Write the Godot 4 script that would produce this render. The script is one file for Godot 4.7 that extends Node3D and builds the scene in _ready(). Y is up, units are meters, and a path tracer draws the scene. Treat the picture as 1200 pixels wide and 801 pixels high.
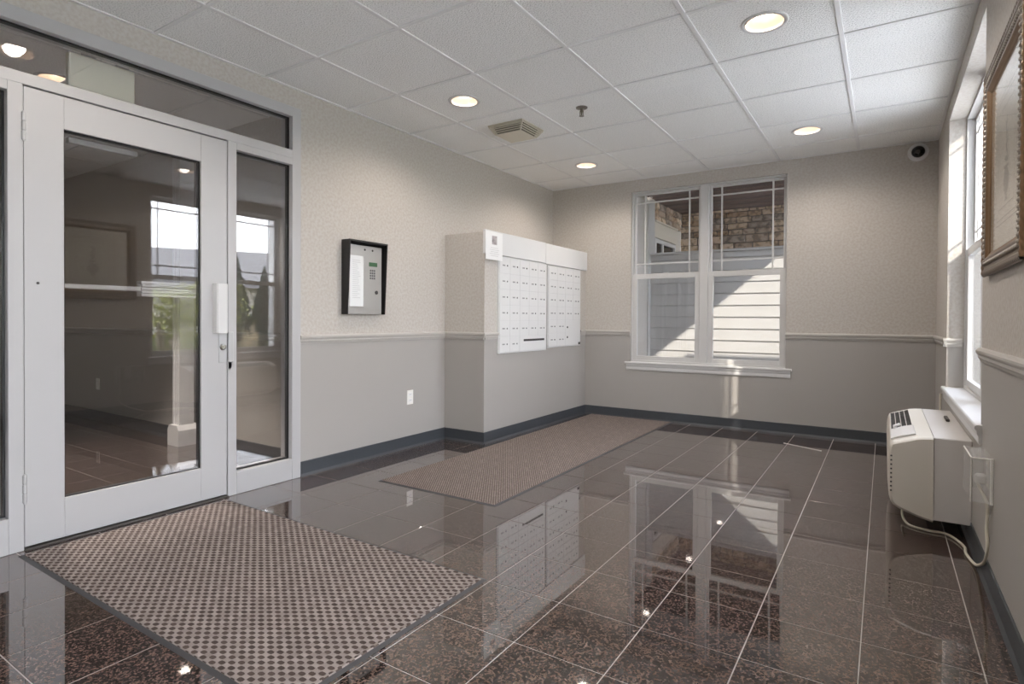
extends Node3D
# Apartment vestibule: granite floor, mailbox bay, glazed storefront door, two double-hung window pairs.

const XL := -3.27      # left wall face
const XR := 0.36       # right wall face
const ZB := -5.917     # back wall face
const ZF := 1.0        # wall behind the camera
const H := 2.56        # suspended ceiling
const XM := -2.84      # mailbox bay face
const ZM := -3.956     # mailbox bay side
const TOP := 3.3       # underside of the roof
const SUN := Vector3(-1.0, -0.83, -0.62)

var M := {}
var names := {}

# ---------------------------------------------------------------- mesh builder
class MB:
	var v := PackedVector3Array()
	var n := PackedVector3Array()
	var u := PackedVector2Array()
	var xf := Transform3D()
	var uvoff := Vector2()

	func uv(p: Vector3, nn: Vector3) -> Vector2:
		var a := nn.abs()
		if a.x >= a.y and a.x >= a.z:
			return Vector2(p.z, -p.y) + uvoff
		if a.y >= a.z:
			return Vector2(p.x, p.z) + uvoff
		return Vector2(p.x, -p.y) + uvoff

	func vert(p: Vector3, nn: Vector3, t: Vector2) -> void:
		v.append(xf * p); n.append((xf.basis * nn).normalized()); u.append(t)

	func tri_s(a: Vector3, b: Vector3, c: Vector3, na: Vector3, nb: Vector3, nc: Vector3, ta: Vector2, tb: Vector2, tc: Vector2) -> void:
		if (b - a).cross(c - a).dot(na + nb + nc) > 0.0:
			vert(a, na, ta); vert(c, nc, tc); vert(b, nb, tb)
		else:
			vert(a, na, ta); vert(b, nb, tb); vert(c, nc, tc)

	func tri(a: Vector3, b: Vector3, c: Vector3, nn: Vector3) -> void:
		tri_s(a, b, c, nn, nn, nn, uv(a, nn), uv(b, nn), uv(c, nn))

	func quad(a: Vector3, b: Vector3, c: Vector3, d: Vector3, nn: Vector3) -> void:
		tri(a, b, c, nn); tri(a, c, d, nn)

	func face(a: Vector3, b: Vector3, c: Vector3, d: Vector3, away: Vector3) -> void:   # flat quad, normal pointing away from a point
		var nn := (b - a).cross(c - a).normalized()
		if nn.length() < 0.5:
			nn = (c - a).cross(d - a).normalized()
		if nn.dot((a + b + c + d) / 4.0 - away) < 0.0:
			nn = -nn
		quad(a, b, c, d, nn)

	func box(lo: Vector3, hi: Vector3, ch := 0.0) -> MB:
		var a := lo.min(hi)
		var b := lo.max(hi)
		var m := (a + b) / 2.0
		var h := (b - a) / 2.0
		var c: float = minf(ch, minf(h.x, minf(h.y, h.z)) * 0.9)
		var pt := func(ax: int, s: Vector3) -> Vector3:
			var q := h - Vector3(c, c, c)
			q[ax] = h[ax]
			return m + q * s
		for ax in 3:
			var j := (ax + 1) % 3
			var k := (ax + 2) % 3
			for s in [-1.0, 1.0]:
				var nn := Vector3(); nn[ax] = s
				var q := []
				for w in [[-1.0, -1.0], [1.0, -1.0], [1.0, 1.0], [-1.0, 1.0]]:
					var sg := Vector3(); sg[ax] = s; sg[j] = w[0]; sg[k] = w[1]
					q.append(pt.call(ax, sg))
				quad(q[0], q[1], q[2], q[3], nn)
		if c > 0.0:
			for k in 3:
				var i := (k + 1) % 3
				var j := (k + 2) % 3
				for si in [-1.0, 1.0]:
					for sj in [-1.0, 1.0]:
						var s0 := Vector3(); s0[i] = si; s0[j] = sj; s0[k] = -1.0
						var s1 := s0; s1[k] = 1.0
						var nn := Vector3(); nn[i] = si; nn[j] = sj
						quad(pt.call(i, s0), pt.call(i, s1), pt.call(j, s1), pt.call(j, s0), nn.normalized())
			for sx in [-1.0, 1.0]:
				for sy in [-1.0, 1.0]:
					for sz in [-1.0, 1.0]:
						var s := Vector3(sx, sy, sz)
						tri(pt.call(0, s), pt.call(1, s), pt.call(2, s), s.normalized())
		return self

	func lathe(at: Vector3, axis: Vector3, prof: Array, seg := 24) -> MB:      # prof: [radius, height] pairs, smooth across
		var w := axis.normalized()
		var p := w.cross(Vector3(0.31, 0.17, 0.93)).normalized()
		var q := w.cross(p)
		for i in prof.size() - 1:
			var r0: float = prof[i][0]; var h0: float = prof[i][1]
			var r1: float = prof[i + 1][0]; var h1: float = prof[i + 1][1]
			if absf(r0 - r1) + absf(h0 - h1) < 1e-7:
				continue
			for k in seg:
				var t0 := TAU * k / seg
				var t1 := TAU * (k + 1) / seg
				var d0 := p * cos(t0) + q * sin(t0)
				var d1 := p * cos(t1) + q * sin(t1)
				var n0 := (d0 * (h1 - h0) - w * (r1 - r0)).normalized()
				var n1 := (d1 * (h1 - h0) - w * (r1 - r0)).normalized()
				var a := at + d0 * r0 + w * h0
				var b := at + d1 * r0 + w * h0
				var c := at + d1 * r1 + w * h1
				var d := at + d0 * r1 + w * h1
				var t := Vector2(float(k) / seg, h0)
				if r0 > 1e-6:
					tri_s(a, b, c, n0, n1, n1, t, t, t)
				if r1 > 1e-6:
					tri_s(a, c, d, n0, n1, n0, t, t, t)
		return self

	func tube(pts: Array, r, seg := 8, caps := true) -> MB:
		var rings := []
		var nrm := []
		var up := Vector3(0.123, 0.97, 0.21).normalized()
		for i in pts.size():
			var d: Vector3 = (pts[mini(i + 1, pts.size() - 1)] - pts[maxi(i - 1, 0)]).normalized()
			if absf(d.dot(up)) > 0.95:
				up = Vector3(1, 0.1, 0.2).normalized()
			var p := d.cross(up).normalized()
			var q := p.cross(d).normalized()
			up = q
			var rr: float = r[i] if r is Array else r
			var ring := []
			var nn := []
			for k in seg:
				var t := TAU * k / seg
				var e := p * cos(t) + q * sin(t)
				ring.append(pts[i] + e * rr); nn.append(e)
			rings.append(ring); nrm.append(nn)
		for i in pts.size() - 1:
			for k in seg:
				var k2 := (k + 1) % seg
				var t := Vector2(float(k) / seg, i)
				tri_s(rings[i][k], rings[i][k2], rings[i + 1][k2], nrm[i][k], nrm[i][k2], nrm[i + 1][k2], t, t, t)
				tri_s(rings[i][k], rings[i + 1][k2], rings[i + 1][k], nrm[i][k], nrm[i + 1][k2], nrm[i + 1][k], t, t, t)
		if caps:
			for e in [[0, 1], [pts.size() - 1, pts.size() - 2]]:
				var nn: Vector3 = (pts[e[0]] - pts[e[1]]).normalized()
				for k in range(1, seg - 1):
					tri(rings[e[0]][0], rings[e[0]][k], rings[e[0]][k + 1], nn)
		return self

	func prism(poly: Array, lo: Vector3, along: Vector3, ux: Vector3, uy: Vector3) -> MB:    # polygon in (ux, uy) at lo, pushed along
		var pp := PackedVector2Array()
		for q in poly:
			pp.append(q)
		var mid := Vector2()
		for q in pp:
			mid += q / pp.size()
		var d := along.normalized()
		var idx := Geometry2D.triangulate_polygon(pp)
		for e in [[Vector3(), -d], [along, d]]:
			for i in range(0, idx.size(), 3):
				var a: Vector3 = lo + e[0] + ux * pp[idx[i]].x + uy * pp[idx[i]].y
				var b: Vector3 = lo + e[0] + ux * pp[idx[i + 1]].x + uy * pp[idx[i + 1]].y
				var c: Vector3 = lo + e[0] + ux * pp[idx[i + 2]].x + uy * pp[idx[i + 2]].y
				tri(a, b, c, e[1])
		var turn := 0.0
		for i in pp.size():
			turn += pp[i].cross(pp[(i + 1) % pp.size()])
		for i in pp.size():
			var p := pp[i]
			var q := pp[(i + 1) % pp.size()]
			var t := (q - p).normalized() * signf(turn)
			var nn := (ux * t.y - uy * t.x).normalized()
			var a := lo + ux * p.x + uy * p.y
			var b := lo + ux * q.x + uy * q.y
			quad(a, b, b + along, a + along, nn)
		return self

	func mesh() -> ArrayMesh:
		var arr := []
		arr.resize(Mesh.ARRAY_MAX)
		arr[Mesh.ARRAY_VERTEX] = v
		arr[Mesh.ARRAY_NORMAL] = n
		arr[Mesh.ARRAY_TEX_UV] = u
		var m := ArrayMesh.new()
		m.add_surface_from_arrays(Mesh.PRIMITIVE_TRIANGLES, arr)
		return m

# ---------------------------------------------------------------- scene helpers
func numbered(called: String) -> String:
	var k: int = names.get(called, 0)
	names[called] = k + 1
	return called if k == 0 else "%s_%03d" % [called, k]

func tag(o: Node, label: String, category: String, group := "", kind := "") -> Node:
	if label: o.set_meta("label", label)
	if category: o.set_meta("category", category)
	if group: o.set_meta("group", group)
	if kind: o.set_meta("kind", kind)
	return o

func thing(called: String, label: String, category: String, at := Vector3.ZERO, group := "", kind := "") -> Node3D:
	var o := Node3D.new()
	o.name = numbered(called)
	add_child(o)
	o.position = at
	tag(o, label, category, group, kind)
	return o

func structure(called: String, label: String, category: String, at := Vector3.ZERO) -> Node3D:
	return thing(called, label, category, at, "", "structure")

func part(called: String, m, material: Material, parent: Node, at := Vector3.ZERO, label := "") -> MeshInstance3D:
	var o := MeshInstance3D.new()
	o.name = called
	o.mesh = m.mesh() if m is MB else m
	o.material_override = material
	parent.add_child(o, true)
	o.position = at
	if label: o.set_meta("label", label)
	return o

func wpart(called: String, m, material: Material, parent: Node3D, label := "") -> MeshInstance3D:     # shape given in room coordinates
	return part(called, m, material, parent, -parent.position if parent.get_parent() == self else Vector3.ZERO, label)

func single(called: String, m, mat: Material, label: String, category: String, at := Vector3.ZERO, group := "", kind := "") -> MeshInstance3D:
	var o := part(numbered(called), m, mat, self, at)
	o.position = at
	tag(o, label, category, group, kind)
	return o

func bx(x0: float, y0: float, z0: float, x1: float, y1: float, z1: float, c := 0.0) -> MB:
	return MB.new().box(Vector3(x0, y0, z0), Vector3(x1, y1, z1), c)

# ---------------------------------------------------------------- materials
func rgb(r: float, g: float, b: float) -> Color:
	return Color(r / 255.0, g / 255.0, b / 255.0)

func mat(c: Color, rough := 0.6, metal := 0.0, spec := 0.5) -> StandardMaterial3D:
	var m := StandardMaterial3D.new()
	m.albedo_color = c
	m.roughness = rough
	m.metallic = metal
	m.metallic_specular = spec
	return m

func noise(sd: int, freq: float, oct := 3, kind := FastNoiseLite.TYPE_SIMPLEX_SMOOTH) -> FastNoiseLite:
	var f := FastNoiseLite.new()
	f.seed = sd
	f.noise_type = kind
	f.frequency = freq
	f.fractal_octaves = oct
	f.fractal_type = FastNoiseLite.FRACTAL_FBM if oct > 1 else FastNoiseLite.FRACTAL_NONE
	return f

func noise_tex(f: FastNoiseLite, stops: Array, size := 512) -> NoiseTexture2D:
	var t := NoiseTexture2D.new()
	t.width = size; t.height = size
	t.seamless = true
	t.noise = f
	if stops.size():
		var g := Gradient.new()
		var off := PackedFloat32Array()
		var col := PackedColorArray()
		for s in stops:
			off.append(s[0]); col.append(s[1])
		g.offsets = off; g.colors = col
		t.color_ramp = g
	return t

func world_tex(m: StandardMaterial3D, t: Texture2D, metres: float) -> StandardMaterial3D:
	m.albedo_texture = t
	m.uv1_triplanar = true
	m.uv1_world_triplanar = true
	m.uv1_scale = Vector3.ONE / metres
	return m

func granite_image(size: int) -> Image:
	var cells := noise(11, 0.1, 1, FastNoiseLite.TYPE_CELLULAR)
	cells.cellular_return_type = FastNoiseLite.RETURN_CELL_VALUE
	cells.cellular_jitter = 1.0
	cells.domain_warp_enabled = true
	cells.domain_warp_amplitude = 4.0
	cells.domain_warp_frequency = 0.05
	var fine := noise(12, 0.28, 1, FastNoiseLite.TYPE_CELLULAR)
	fine.cellular_return_type = FastNoiseLite.RETURN_CELL_VALUE
	var drift := noise(13, 0.006, 2)
	var im := Image.create(size, size, false, Image.FORMAT_RGB8)
	var dark := rgb(36, 34, 36)
	var brown := rgb(84, 69, 62)
	var rose := rgb(140, 119, 108)
	var grey := rgb(92, 86, 84)
	for y in size:
		for x in size:
			var c := cells.get_noise_2d(x, y) * 0.5 + 0.5 + drift.get_noise_2d(x, y) * 0.22
			var s := fine.get_noise_2d(x, y)
			var k := dark
			if c > 0.62:
				k = rose.lerp(brown, 0.5 + 0.5 * s)
			elif c > 0.34:
				k = brown.lerp(dark, 0.5 + 0.5 * s)
			elif s > 0.78:
				k = grey
			elif s > 0.35:
				k = brown
			im.set_pixel(x, y, k.darkened(0.12 * absf(s)))
	return im

func mat_images() -> Array:     # woven entrance mat: 16 x 16 cells, alternate cells raised and light
	var cell := 24
	var size := cell * 16
	var col := Image.create(size, size, false, Image.FORMAT_RGB8)
	var hei := Image.create(size, size, false, Image.FORMAT_RGB8)
	var f := noise(31, 0.35, 2)
	var g := noise(32, 0.02, 2)
	var rng := RandomNumberGenerator.new()
	rng.seed = 5
	var tone := []
	for i in 256:
		tone.append(rng.randf_range(-0.07, 0.07))
	for y in size:
		for x in size:
			var i := x / cell
			var j := y / cell
			var p := Vector2((x % cell) - cell * 0.5 + 0.5, (y % cell) - cell * 0.5 + 0.5) / (cell * 0.5)
			var up := (i + j) % 2 == 0
			var e := 1.0 - pow(pow(absf(p.x), 3.0) + pow(absf(p.y), 3.0), 1.0 / 3.0)
			var n0 := f.get_noise_2d(x, y)
			var c: Color
			var h := 0.25
			if up or e + n0 * 0.1 < 0.05:
				c = rgb(152, 142, 137)
				h = 0.5 + (0.5 * sqrt(clampf(e, 0.0, 1.0)) if up else 0.0)
			else:
				c = rgb(88, 78, 74)
				h = 0.15
			var t: float = 1.0 + tone[(i + j * 16) % 256] + 0.16 * n0
			c = Color(c.r * t, c.g * t, c.b * t)
			col.set_pixel(x, y, c)
			h += 0.08 * n0
			hei.set_pixel(x, y, Color(h, h, h))
	return [col, hei]

func make_materials() -> void:
	# textured vinyl wallcovering above the rail
	var w := mat(Color.WHITE, 0.75, 0.0, 0.35)
	world_tex(w, noise_tex(noise(3, 0.03, 4), [[0.25, rgb(187, 180, 172)], [0.5, rgb(193, 187, 179)], [0.75, rgb(196, 192, 186)]], 1024), 0.8)
	w.heightmap_enabled = true
	w.heightmap_texture = noise_tex(noise(4, 0.035, 4), [], 1024)
	w.heightmap_scale = 0.07
	M.wall_up = w
	var l := mat(rgb(168, 164, 159), 0.5, 0.0, 0.4)
	M.wall_low = l
	M.rail = mat(rgb(188, 184, 178), 0.45)
	M.base = mat(rgb(63, 67, 72), 0.45)
	M.white = mat(rgb(210, 209, 208), 0.38)
	M.door_white = mat(rgb(182, 181, 181), 0.35)
	M.vinyl = mat(rgb(205, 204, 202), 0.35)
	M.seam = mat(rgb(96, 95, 94), 0.6)
	M.gasket = mat(rgb(22, 22, 23), 0.5)
	# ceiling
	var t := mat(Color.WHITE, 0.9, 0.0, 0.2)
	world_tex(t, noise_tex(noise(21, 0.14, 2), [[0.0, rgb(205, 205, 203)], [0.36, rgb(232, 232, 230)], [0.44, rgb(243, 243, 241)], [1.0, rgb(247, 247, 245)]], 1024), 1.5)
	t.heightmap_enabled = true
	t.heightmap_texture = noise_tex(noise(21, 0.14, 2), [], 1024)
	t.heightmap_scale = 0.3
	M.tile = t
	M.tee = mat(rgb(228, 228, 227), 0.5)
	M.slab = mat(rgb(120, 118, 115), 0.9)
	# floor
	var tex := ImageTexture.create_from_image(granite_image(1024))
	M.granite = []
	for k in 3:
		var g := mat([rgb(255, 255, 255), rgb(240, 236, 234), rgb(250, 246, 250)][k], 0.03, 0.0, 0.6)
		g.albedo_texture = tex
		g.uv1_scale = Vector3(1.0 / 0.64, 1.0 / 0.64, 1.0)
		g.clearcoat_enabled = true
		g.clearcoat = 0.8
		g.clearcoat_roughness = 0.02
		M.granite.append(g)
	M.grout = mat(rgb(168, 164, 160), 0.8)
	# mats
	var im := mat_images()
	var c := mat(Color.WHITE, 0.95, 0.0, 0.1)
	c.albedo_texture = ImageTexture.create_from_image(im[0])
	c.uv1_scale = Vector3(1.0 / 0.4, 1.0 / 0.264, 1.0)
	c.heightmap_enabled = true
	c.heightmap_texture = ImageTexture.create_from_image(im[1])
	c.heightmap_scale = 0.4
	M.weave = c
	M.weave_long = c.duplicate()
	M.weave_long.uv1_scale = Vector3(1.0 / 0.132, 1.0 / 0.2, 1.0)
	M.weave_long.albedo_color = rgb(255, 252, 248)
	M.rubber = mat(rgb(66, 66, 68), 0.55)
	# glass
	var gl := mat(Color(0.5, 0.5, 0.5, 0.02), 0.0)
	gl.transparency = BaseMaterial3D.TRANSPARENCY_ALPHA
	M.glass = gl
	var gt := mat(Color(0.16, 0.12, 0.08, 0.13), 0.0)
	gt.transparency = BaseMaterial3D.TRANSPARENCY_ALPHA
	M.glass_tint = gt
	var ac := mat(Color(0.93, 0.93, 0.92, 0.23), 0.06)
	ac.transparency = BaseMaterial3D.TRANSPARENCY_ALPHA
	M.acrylic = ac
	var scr := mat(Color(0.12, 0.12, 0.12, 0.28), 0.9, 0.0, 0.1)
	scr.transparency = BaseMaterial3D.TRANSPARENCY_ALPHA
	M.screen = scr
	# metals and plastics
	M.steel = mat(rgb(205, 204, 202), 0.32, 0.85)
	M.chrome = mat(rgb(200, 200, 200), 0.18, 1.0)
	M.alu = mat(rgb(186, 186, 186), 0.4, 0.25)
	M.pewter = mat(rgb(128, 122, 114), 0.35, 0.7)
	M.black = mat(rgb(30, 29, 29), 0.5)
	M.darkgrey = mat(rgb(70, 68, 66), 0.5)
	M.cream = mat(rgb(214, 207, 190), 0.45)
	M.vent_core = mat(rgb(112, 105, 92), 0.7)
	M.almond = mat(rgb(213, 207, 196), 0.42)
	M.lilac = mat(rgb(204, 200, 196), 0.45)
	M.sign = mat(rgb(248, 245, 226), 0.5)
	M.outlet = mat(rgb(238, 236, 230), 0.4)
	M.mail = mat(rgb(221, 221, 220), 0.4)
	M.mail_frame = mat(rgb(212, 212, 211), 0.42)
	M.label = mat(rgb(150, 150, 150), 0.5)
	M.plate = mat(rgb(238, 238, 236), 0.45)
	M.lcd = mat(rgb(66, 104, 74), 0.3)
	M.key = mat(rgb(120, 120, 120), 0.4, 0.3)
	# lamps
	var lamp := mat(rgb(255, 240, 220), 0.6)
	lamp.emission_enabled = true
	lamp.emission = rgb(255, 236, 212)
	lamp.emission_energy_multiplier = 2.6
	M.lamp = lamp
	M.reflector = mat(rgb(212, 200, 190), 0.3)
	# outdoors
	M.siding = mat(rgb(193, 192, 190), 0.55)
	M.soffit = []
	for k in 3:
		var s := mat([rgb(92, 70, 64), rgb(80, 60, 56), rgb(102, 78, 70)][k], 0.7)
		M.soffit.append(s)
	M.stone = []
	for k in 5:
		var s := mat(Color.WHITE, 0.85)
		var b: Color = [rgb(196, 168, 138), rgb(172, 148, 126), rgb(210, 184, 154), rgb(158, 140, 124), rgb(184, 152, 120)][k]
		world_tex(s, noise_tex(noise(60 + k, 0.03, 4), [[0.25, b.darkened(0.28)], [0.5, b], [0.75, b.lightened(0.16)]], 128), 0.5)
		M.stone.append(s)
	M.mortar = mat(rgb(120, 108, 96), 0.9)
	M.beige = mat(rgb(206, 198, 184), 0.6)
	M.greywall = mat(rgb(190, 186, 180), 0.7)
	M.concrete = world_tex(mat(Color.WHITE, 0.9), noise_tex(noise(71, 0.05, 4), [[0.2, rgb(204, 203, 201)], [0.8, rgb(222, 221, 219)]], 256), 2.0)
	M.mulch = world_tex(mat(Color.WHITE, 0.95, 0.0, 0.1), noise_tex(noise(73, 0.09, 4), [[0.2, rgb(62, 46, 38)], [0.8, rgb(104, 82, 68)]], 256), 1.0)
	M.lawn = world_tex(mat(Color.WHITE, 0.95, 0.0, 0.1), noise_tex(noise(72, 0.08, 4), [[0.2, rgb(58, 68, 39)], [0.8, rgb(92, 97, 60)]], 256), 3.0)
	M.roof = mat(rgb(132, 128, 126), 0.9)
	M.bark = mat(rgb(92, 76, 62), 0.9)
	var nd := mat(rgb(62, 82, 66), 0.8)
	M.needle = nd
	var lf := mat(rgb(150, 154, 78), 0.7)
	lf.backlight_enabled = true
	lf.backlight = Color(0.35, 0.35, 0.15)
	M.leaf = lf
	M.blade = mat(rgb(150, 150, 96), 0.8)
	M.plume = mat(rgb(238, 224, 194), 0.9)

# ---------------------------------------------------------------- light and camera
func make_view() -> void:
	var cam := Camera3D.new()
	cam.name = "camera"
	cam.projection = Camera3D.PROJECTION_FRUSTUM
	cam.near = 0.05
	cam.far = 300.0
	cam.size = 0.05 * 801.0 / 674.41
	cam.frustum_offset = Vector2(0.0, -0.05 * (400.5 - 380.9) / 674.41)
	cam.basis = Basis.from_euler(Vector3(-0.010352, 0.574424, 0.005639))
	cam.position = Vector3(0, 1.06, 0)
	add_child(cam)
	cam.current = true

	var env := Environment.new()
	env.background_mode = Environment.BG_SKY
	var sky := Sky.new()
	var sm := ProceduralSkyMaterial.new()
	sm.sky_top_color = rgb(218, 229, 248)
	sm.sky_horizon_color = rgb(246, 247, 250)
	sm.sky_curve = 0.25
	sm.ground_bottom_color = rgb(120, 124, 110)
	sm.ground_horizon_color = rgb(190, 192, 188)
	sm.sun_angle_max = 1.0
	sky.sky_material = sm
	env.sky = sky
	env.background_energy_multiplier = 8.0
	env.tonemap_mode = Environment.TONE_MAPPER_LINEAR
	env.tonemap_exposure = 2.12
	env.sdfgi_enabled = true
	env.ssao_enabled = true
	env.ssil_enabled = true
	var we := WorldEnvironment.new()
	we.name = "environment"
	we.environment = env
	add_child(we)

	var sun := DirectionalLight3D.new()
	sun.name = "sun"
	sun.light_energy = 1.35
	sun.light_color = rgb(255, 246, 232)
	sun.light_angular_distance = 0.6
	sun.shadow_enabled = true
	sun.sky_mode = DirectionalLight3D.SKY_MODE_LIGHT_ONLY
	add_child(sun)
	sun.look_at_from_position(Vector3.ZERO, SUN, Vector3.UP)

const LAMP_ENERGY := 0.45
const LOBBY_ENERGY := 7.5

func _ready() -> void:
	make_view()
	make_materials()
	build_floor()
	build_ceiling()
	build_walls()
	build_rails()
	build_storefront()
	build_door()
	build_entrance()
	build_windows()
	build_lobby()
	build_outside()
	build_lamps()
	build_mailboxes()
	build_mats()
	build_fittings()
	build_air_conditioner()
	build_picture()
	build_garden()

# ---------------------------------------------------------------- floor and ceiling
func build_floor() -> void:
	var f := structure("floor", "polished dark brown granite tile floor with pale grout joints", "floor")
	part("slab", bx(XL - 0.15, -0.2, ZB - 0.15, XR + 0.2, -0.02, ZF + 0.15), M.slab, f)
	part("grout", bx(XL - 0.11, -0.02, ZB, XR, -0.0012, ZF), M.grout, f)
	var rng := RandomNumberGenerator.new()
	rng.seed = 77
	var rest := MB.new()
	var px := 0.319
	var pz := 0.3165
	for i in range(-1, 13):
		for k in range(-8, 16):
			var x1 := minf(0.264 - px * i, XR)
			var x0 := maxf(0.264 - px * (i + 1), XL - 0.11)
			var z1 := minf(-1.270 - pz * k, ZF)
			var z0 := maxf(-1.270 - pz * (k + 1), ZB)
			if i == -1: x1 = XR
			if x1 - x0 < 0.02 or z1 - z0 < 0.02:
				continue
			if (x0 + x1) / 2 < XM and (z0 + z1) / 2 < ZM:
				if z1 < ZM + 0.02 and x1 < XM + 0.02:
					continue
			var c := Vector3((x0 + x1) / 2, 0, (z0 + z1) / 2)
			var h := Vector3((x1 - x0) / 2 - 0.0019, 0, (z1 - z0) / 2 - 0.0017)
			if z0 > -0.34 or x1 < XL:
				rest.uvoff = Vector2(rng.randf(), rng.randf()) - Vector2(c.x, c.z)
				rest.box(c + Vector3(-h.x, -0.02, -h.z), c + Vector3(h.x, 0, h.z))
				continue
			var mb := MB.new()
			mb.uvoff = Vector2(rng.randf(), rng.randf())
			mb.box(Vector3(-h.x, -0.02, -h.z), Vector3(h.x, 0, h.z), 0.0008)
			var o := part("floor_tile", mb, M.granite[rng.randi() % 3], f, c)
			o.rotation = Vector3(rng.randf_range(-1, 1), 0, rng.randf_range(-1, 1)) * 0.0014
	part("floor_tile", rest, M.granite[0], f).set_meta("kind", "stuff")

const TX := [XL, -2.766, -2.13, -1.495, -0.845, -0.205, XR]
const TZ := [ZB, -5.48, -4.826, -4.17, -3.49, -2.842, -2.19, -1.54, -0.89, -0.24, 0.41, ZF]
const LAMPS := [Vector2(-0.525, -3.14), Vector2(-2.452, -3.166), Vector2(-0.53, -5.09), Vector2(-2.455, -5.11), Vector2(-0.525, -1.215), Vector2(-2.452, -1.215)]

func tile_with_hole(x0: float, z0: float, x1: float, z1: float, y: float, c: Vector2, r: float) -> MB:
	var mb := MB.new()
	var seg := 48
	var edge := []
	var ring := []
	for k in seg:
		var t := TAU * (k + 0.5) / seg
		var d := Vector2(cos(t), sin(t))
		var m := 1e9
		if d.x > 1e-6: m = minf(m, (x1 - c.x) / d.x)
		if d.x < -1e-6: m = minf(m, (x0 - c.x) / d.x)
		if d.y > 1e-6: m = minf(m, (z1 - c.y) / d.y)
		if d.y < -1e-6: m = minf(m, (z0 - c.y) / d.y)
		edge.append(c + d * m); ring.append(c + d * r)
	var corners := [Vector2(x0, z0), Vector2(x1, z0), Vector2(x1, z1), Vector2(x0, z1)]
	for k in seg:
		var j := (k + 1) % seg
		var a := Vector3(ring[k].x, y, ring[k].y)
		var b := Vector3(ring[j].x, y, ring[j].y)
		var p := Vector3(edge[k].x, y, edge[k].y)
		var q := Vector3(edge[j].x, y, edge[j].y)
		mb.quad(a, p, q, b, Vector3.DOWN)
		if absf(p.x - q.x) > 1e-5 and absf(p.z - q.z) > 1e-5:
			for e in corners:
				if (absf(e.x - p.x) < 1e-5 or absf(e.y - p.z) < 1e-5) and (absf(e.x - q.x) < 1e-5 or absf(e.y - q.z) < 1e-5):
					mb.tri(p, Vector3(e.x, y, e.y), q, Vector3.DOWN)
		mb.face(a, b, b + Vector3(0, 0.015, 0), a + Vector3(0, 0.015, 0), Vector3(a.x + (a.x - c.x), y, a.z + (a.z - c.y)))
	return mb

func build_ceiling() -> void:
	var c := structure("ceiling", "suspended ceiling of white fissured tiles in a white metal grid", "ceiling")
	part("slab", bx(XL - 0.15, 2.74, ZB - 0.15, XR + 0.2, 2.9, ZF + 0.15), M.slab, c)
	for i in TX.size() - 1:
		for k in TZ.size() - 1:
			var x0: float = TX[i] + 0.004
			var x1: float = TX[i + 1] - 0.004
			var z0: float = TZ[k] + 0.004
			var z1: float = TZ[k + 1] - 0.004
			var hole := Vector2.INF
			for l in LAMPS:
				if l.x > x0 and l.x < x1 and l.y > z0 and l.y < z1:
					hole = l
			if hole != Vector2.INF:
				part("ceiling_tile", tile_with_hole(x0, z0, x1, z1, H + 0.006, hole, 0.098), M.tile, c)
			else:
				part("ceiling_tile", bx(x0, H + 0.006, z0, x1, H + 0.02, z1), M.tile, c)
	for i in range(1, TX.size() - 1):
		part("grid_tee", bx(TX[i] - 0.012, H, ZB, TX[i] + 0.012, H + 0.03, ZF, 0.0015), M.tee, c)
	for k in range(1, TZ.size() - 1):
		part("grid_tee", bx(XL, H + 0.0004, TZ[k] - 0.012, XR, H + 0.03, TZ[k] + 0.012, 0.0015), M.tee, c)
	part("wall_angle", bx(XL, H, ZB, XL + 0.02, H + 0.02, ZF), M.tee, c)
	part("wall_angle", bx(XR - 0.02, H, ZB, XR, H + 0.02, ZF), M.tee, c)
	part("wall_angle", bx(XL, H, ZB, XR, H + 0.02, ZB + 0.02), M.tee, c)
	part("wall_angle", bx(XL, H, ZF - 0.02, XR, H + 0.02, ZF), M.tee, c)

# ---------------------------------------------------------------- walls
const SPLIT := 0.92

func two_tone(parent: Node3D, x0: float, z0: float, x1: float, z1: float, y0: float, y1: float) -> void:
	if y0 < SPLIT:
		part("painted_wainscot", bx(x0, y0, z0, x1, minf(SPLIT, y1), z1), M.wall_low, parent)
	if y1 > SPLIT:
		part("wallcovering", bx(x0, maxf(SPLIT, y0), z0, x1, y1, z1), M.wall_up, parent)

const BW := [-2.305, -0.775, 0.6, 2.436]     # back window opening
const RW := [-3.24, -4.95, 0.6, 2.436]       # right window opening
const EN := [-1.5, 0.8, 2.4]                  # street entrance opening in the right wall, beside the camera
const SF := [-2.45, -0.475, 2.44]            # storefront opening

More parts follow.
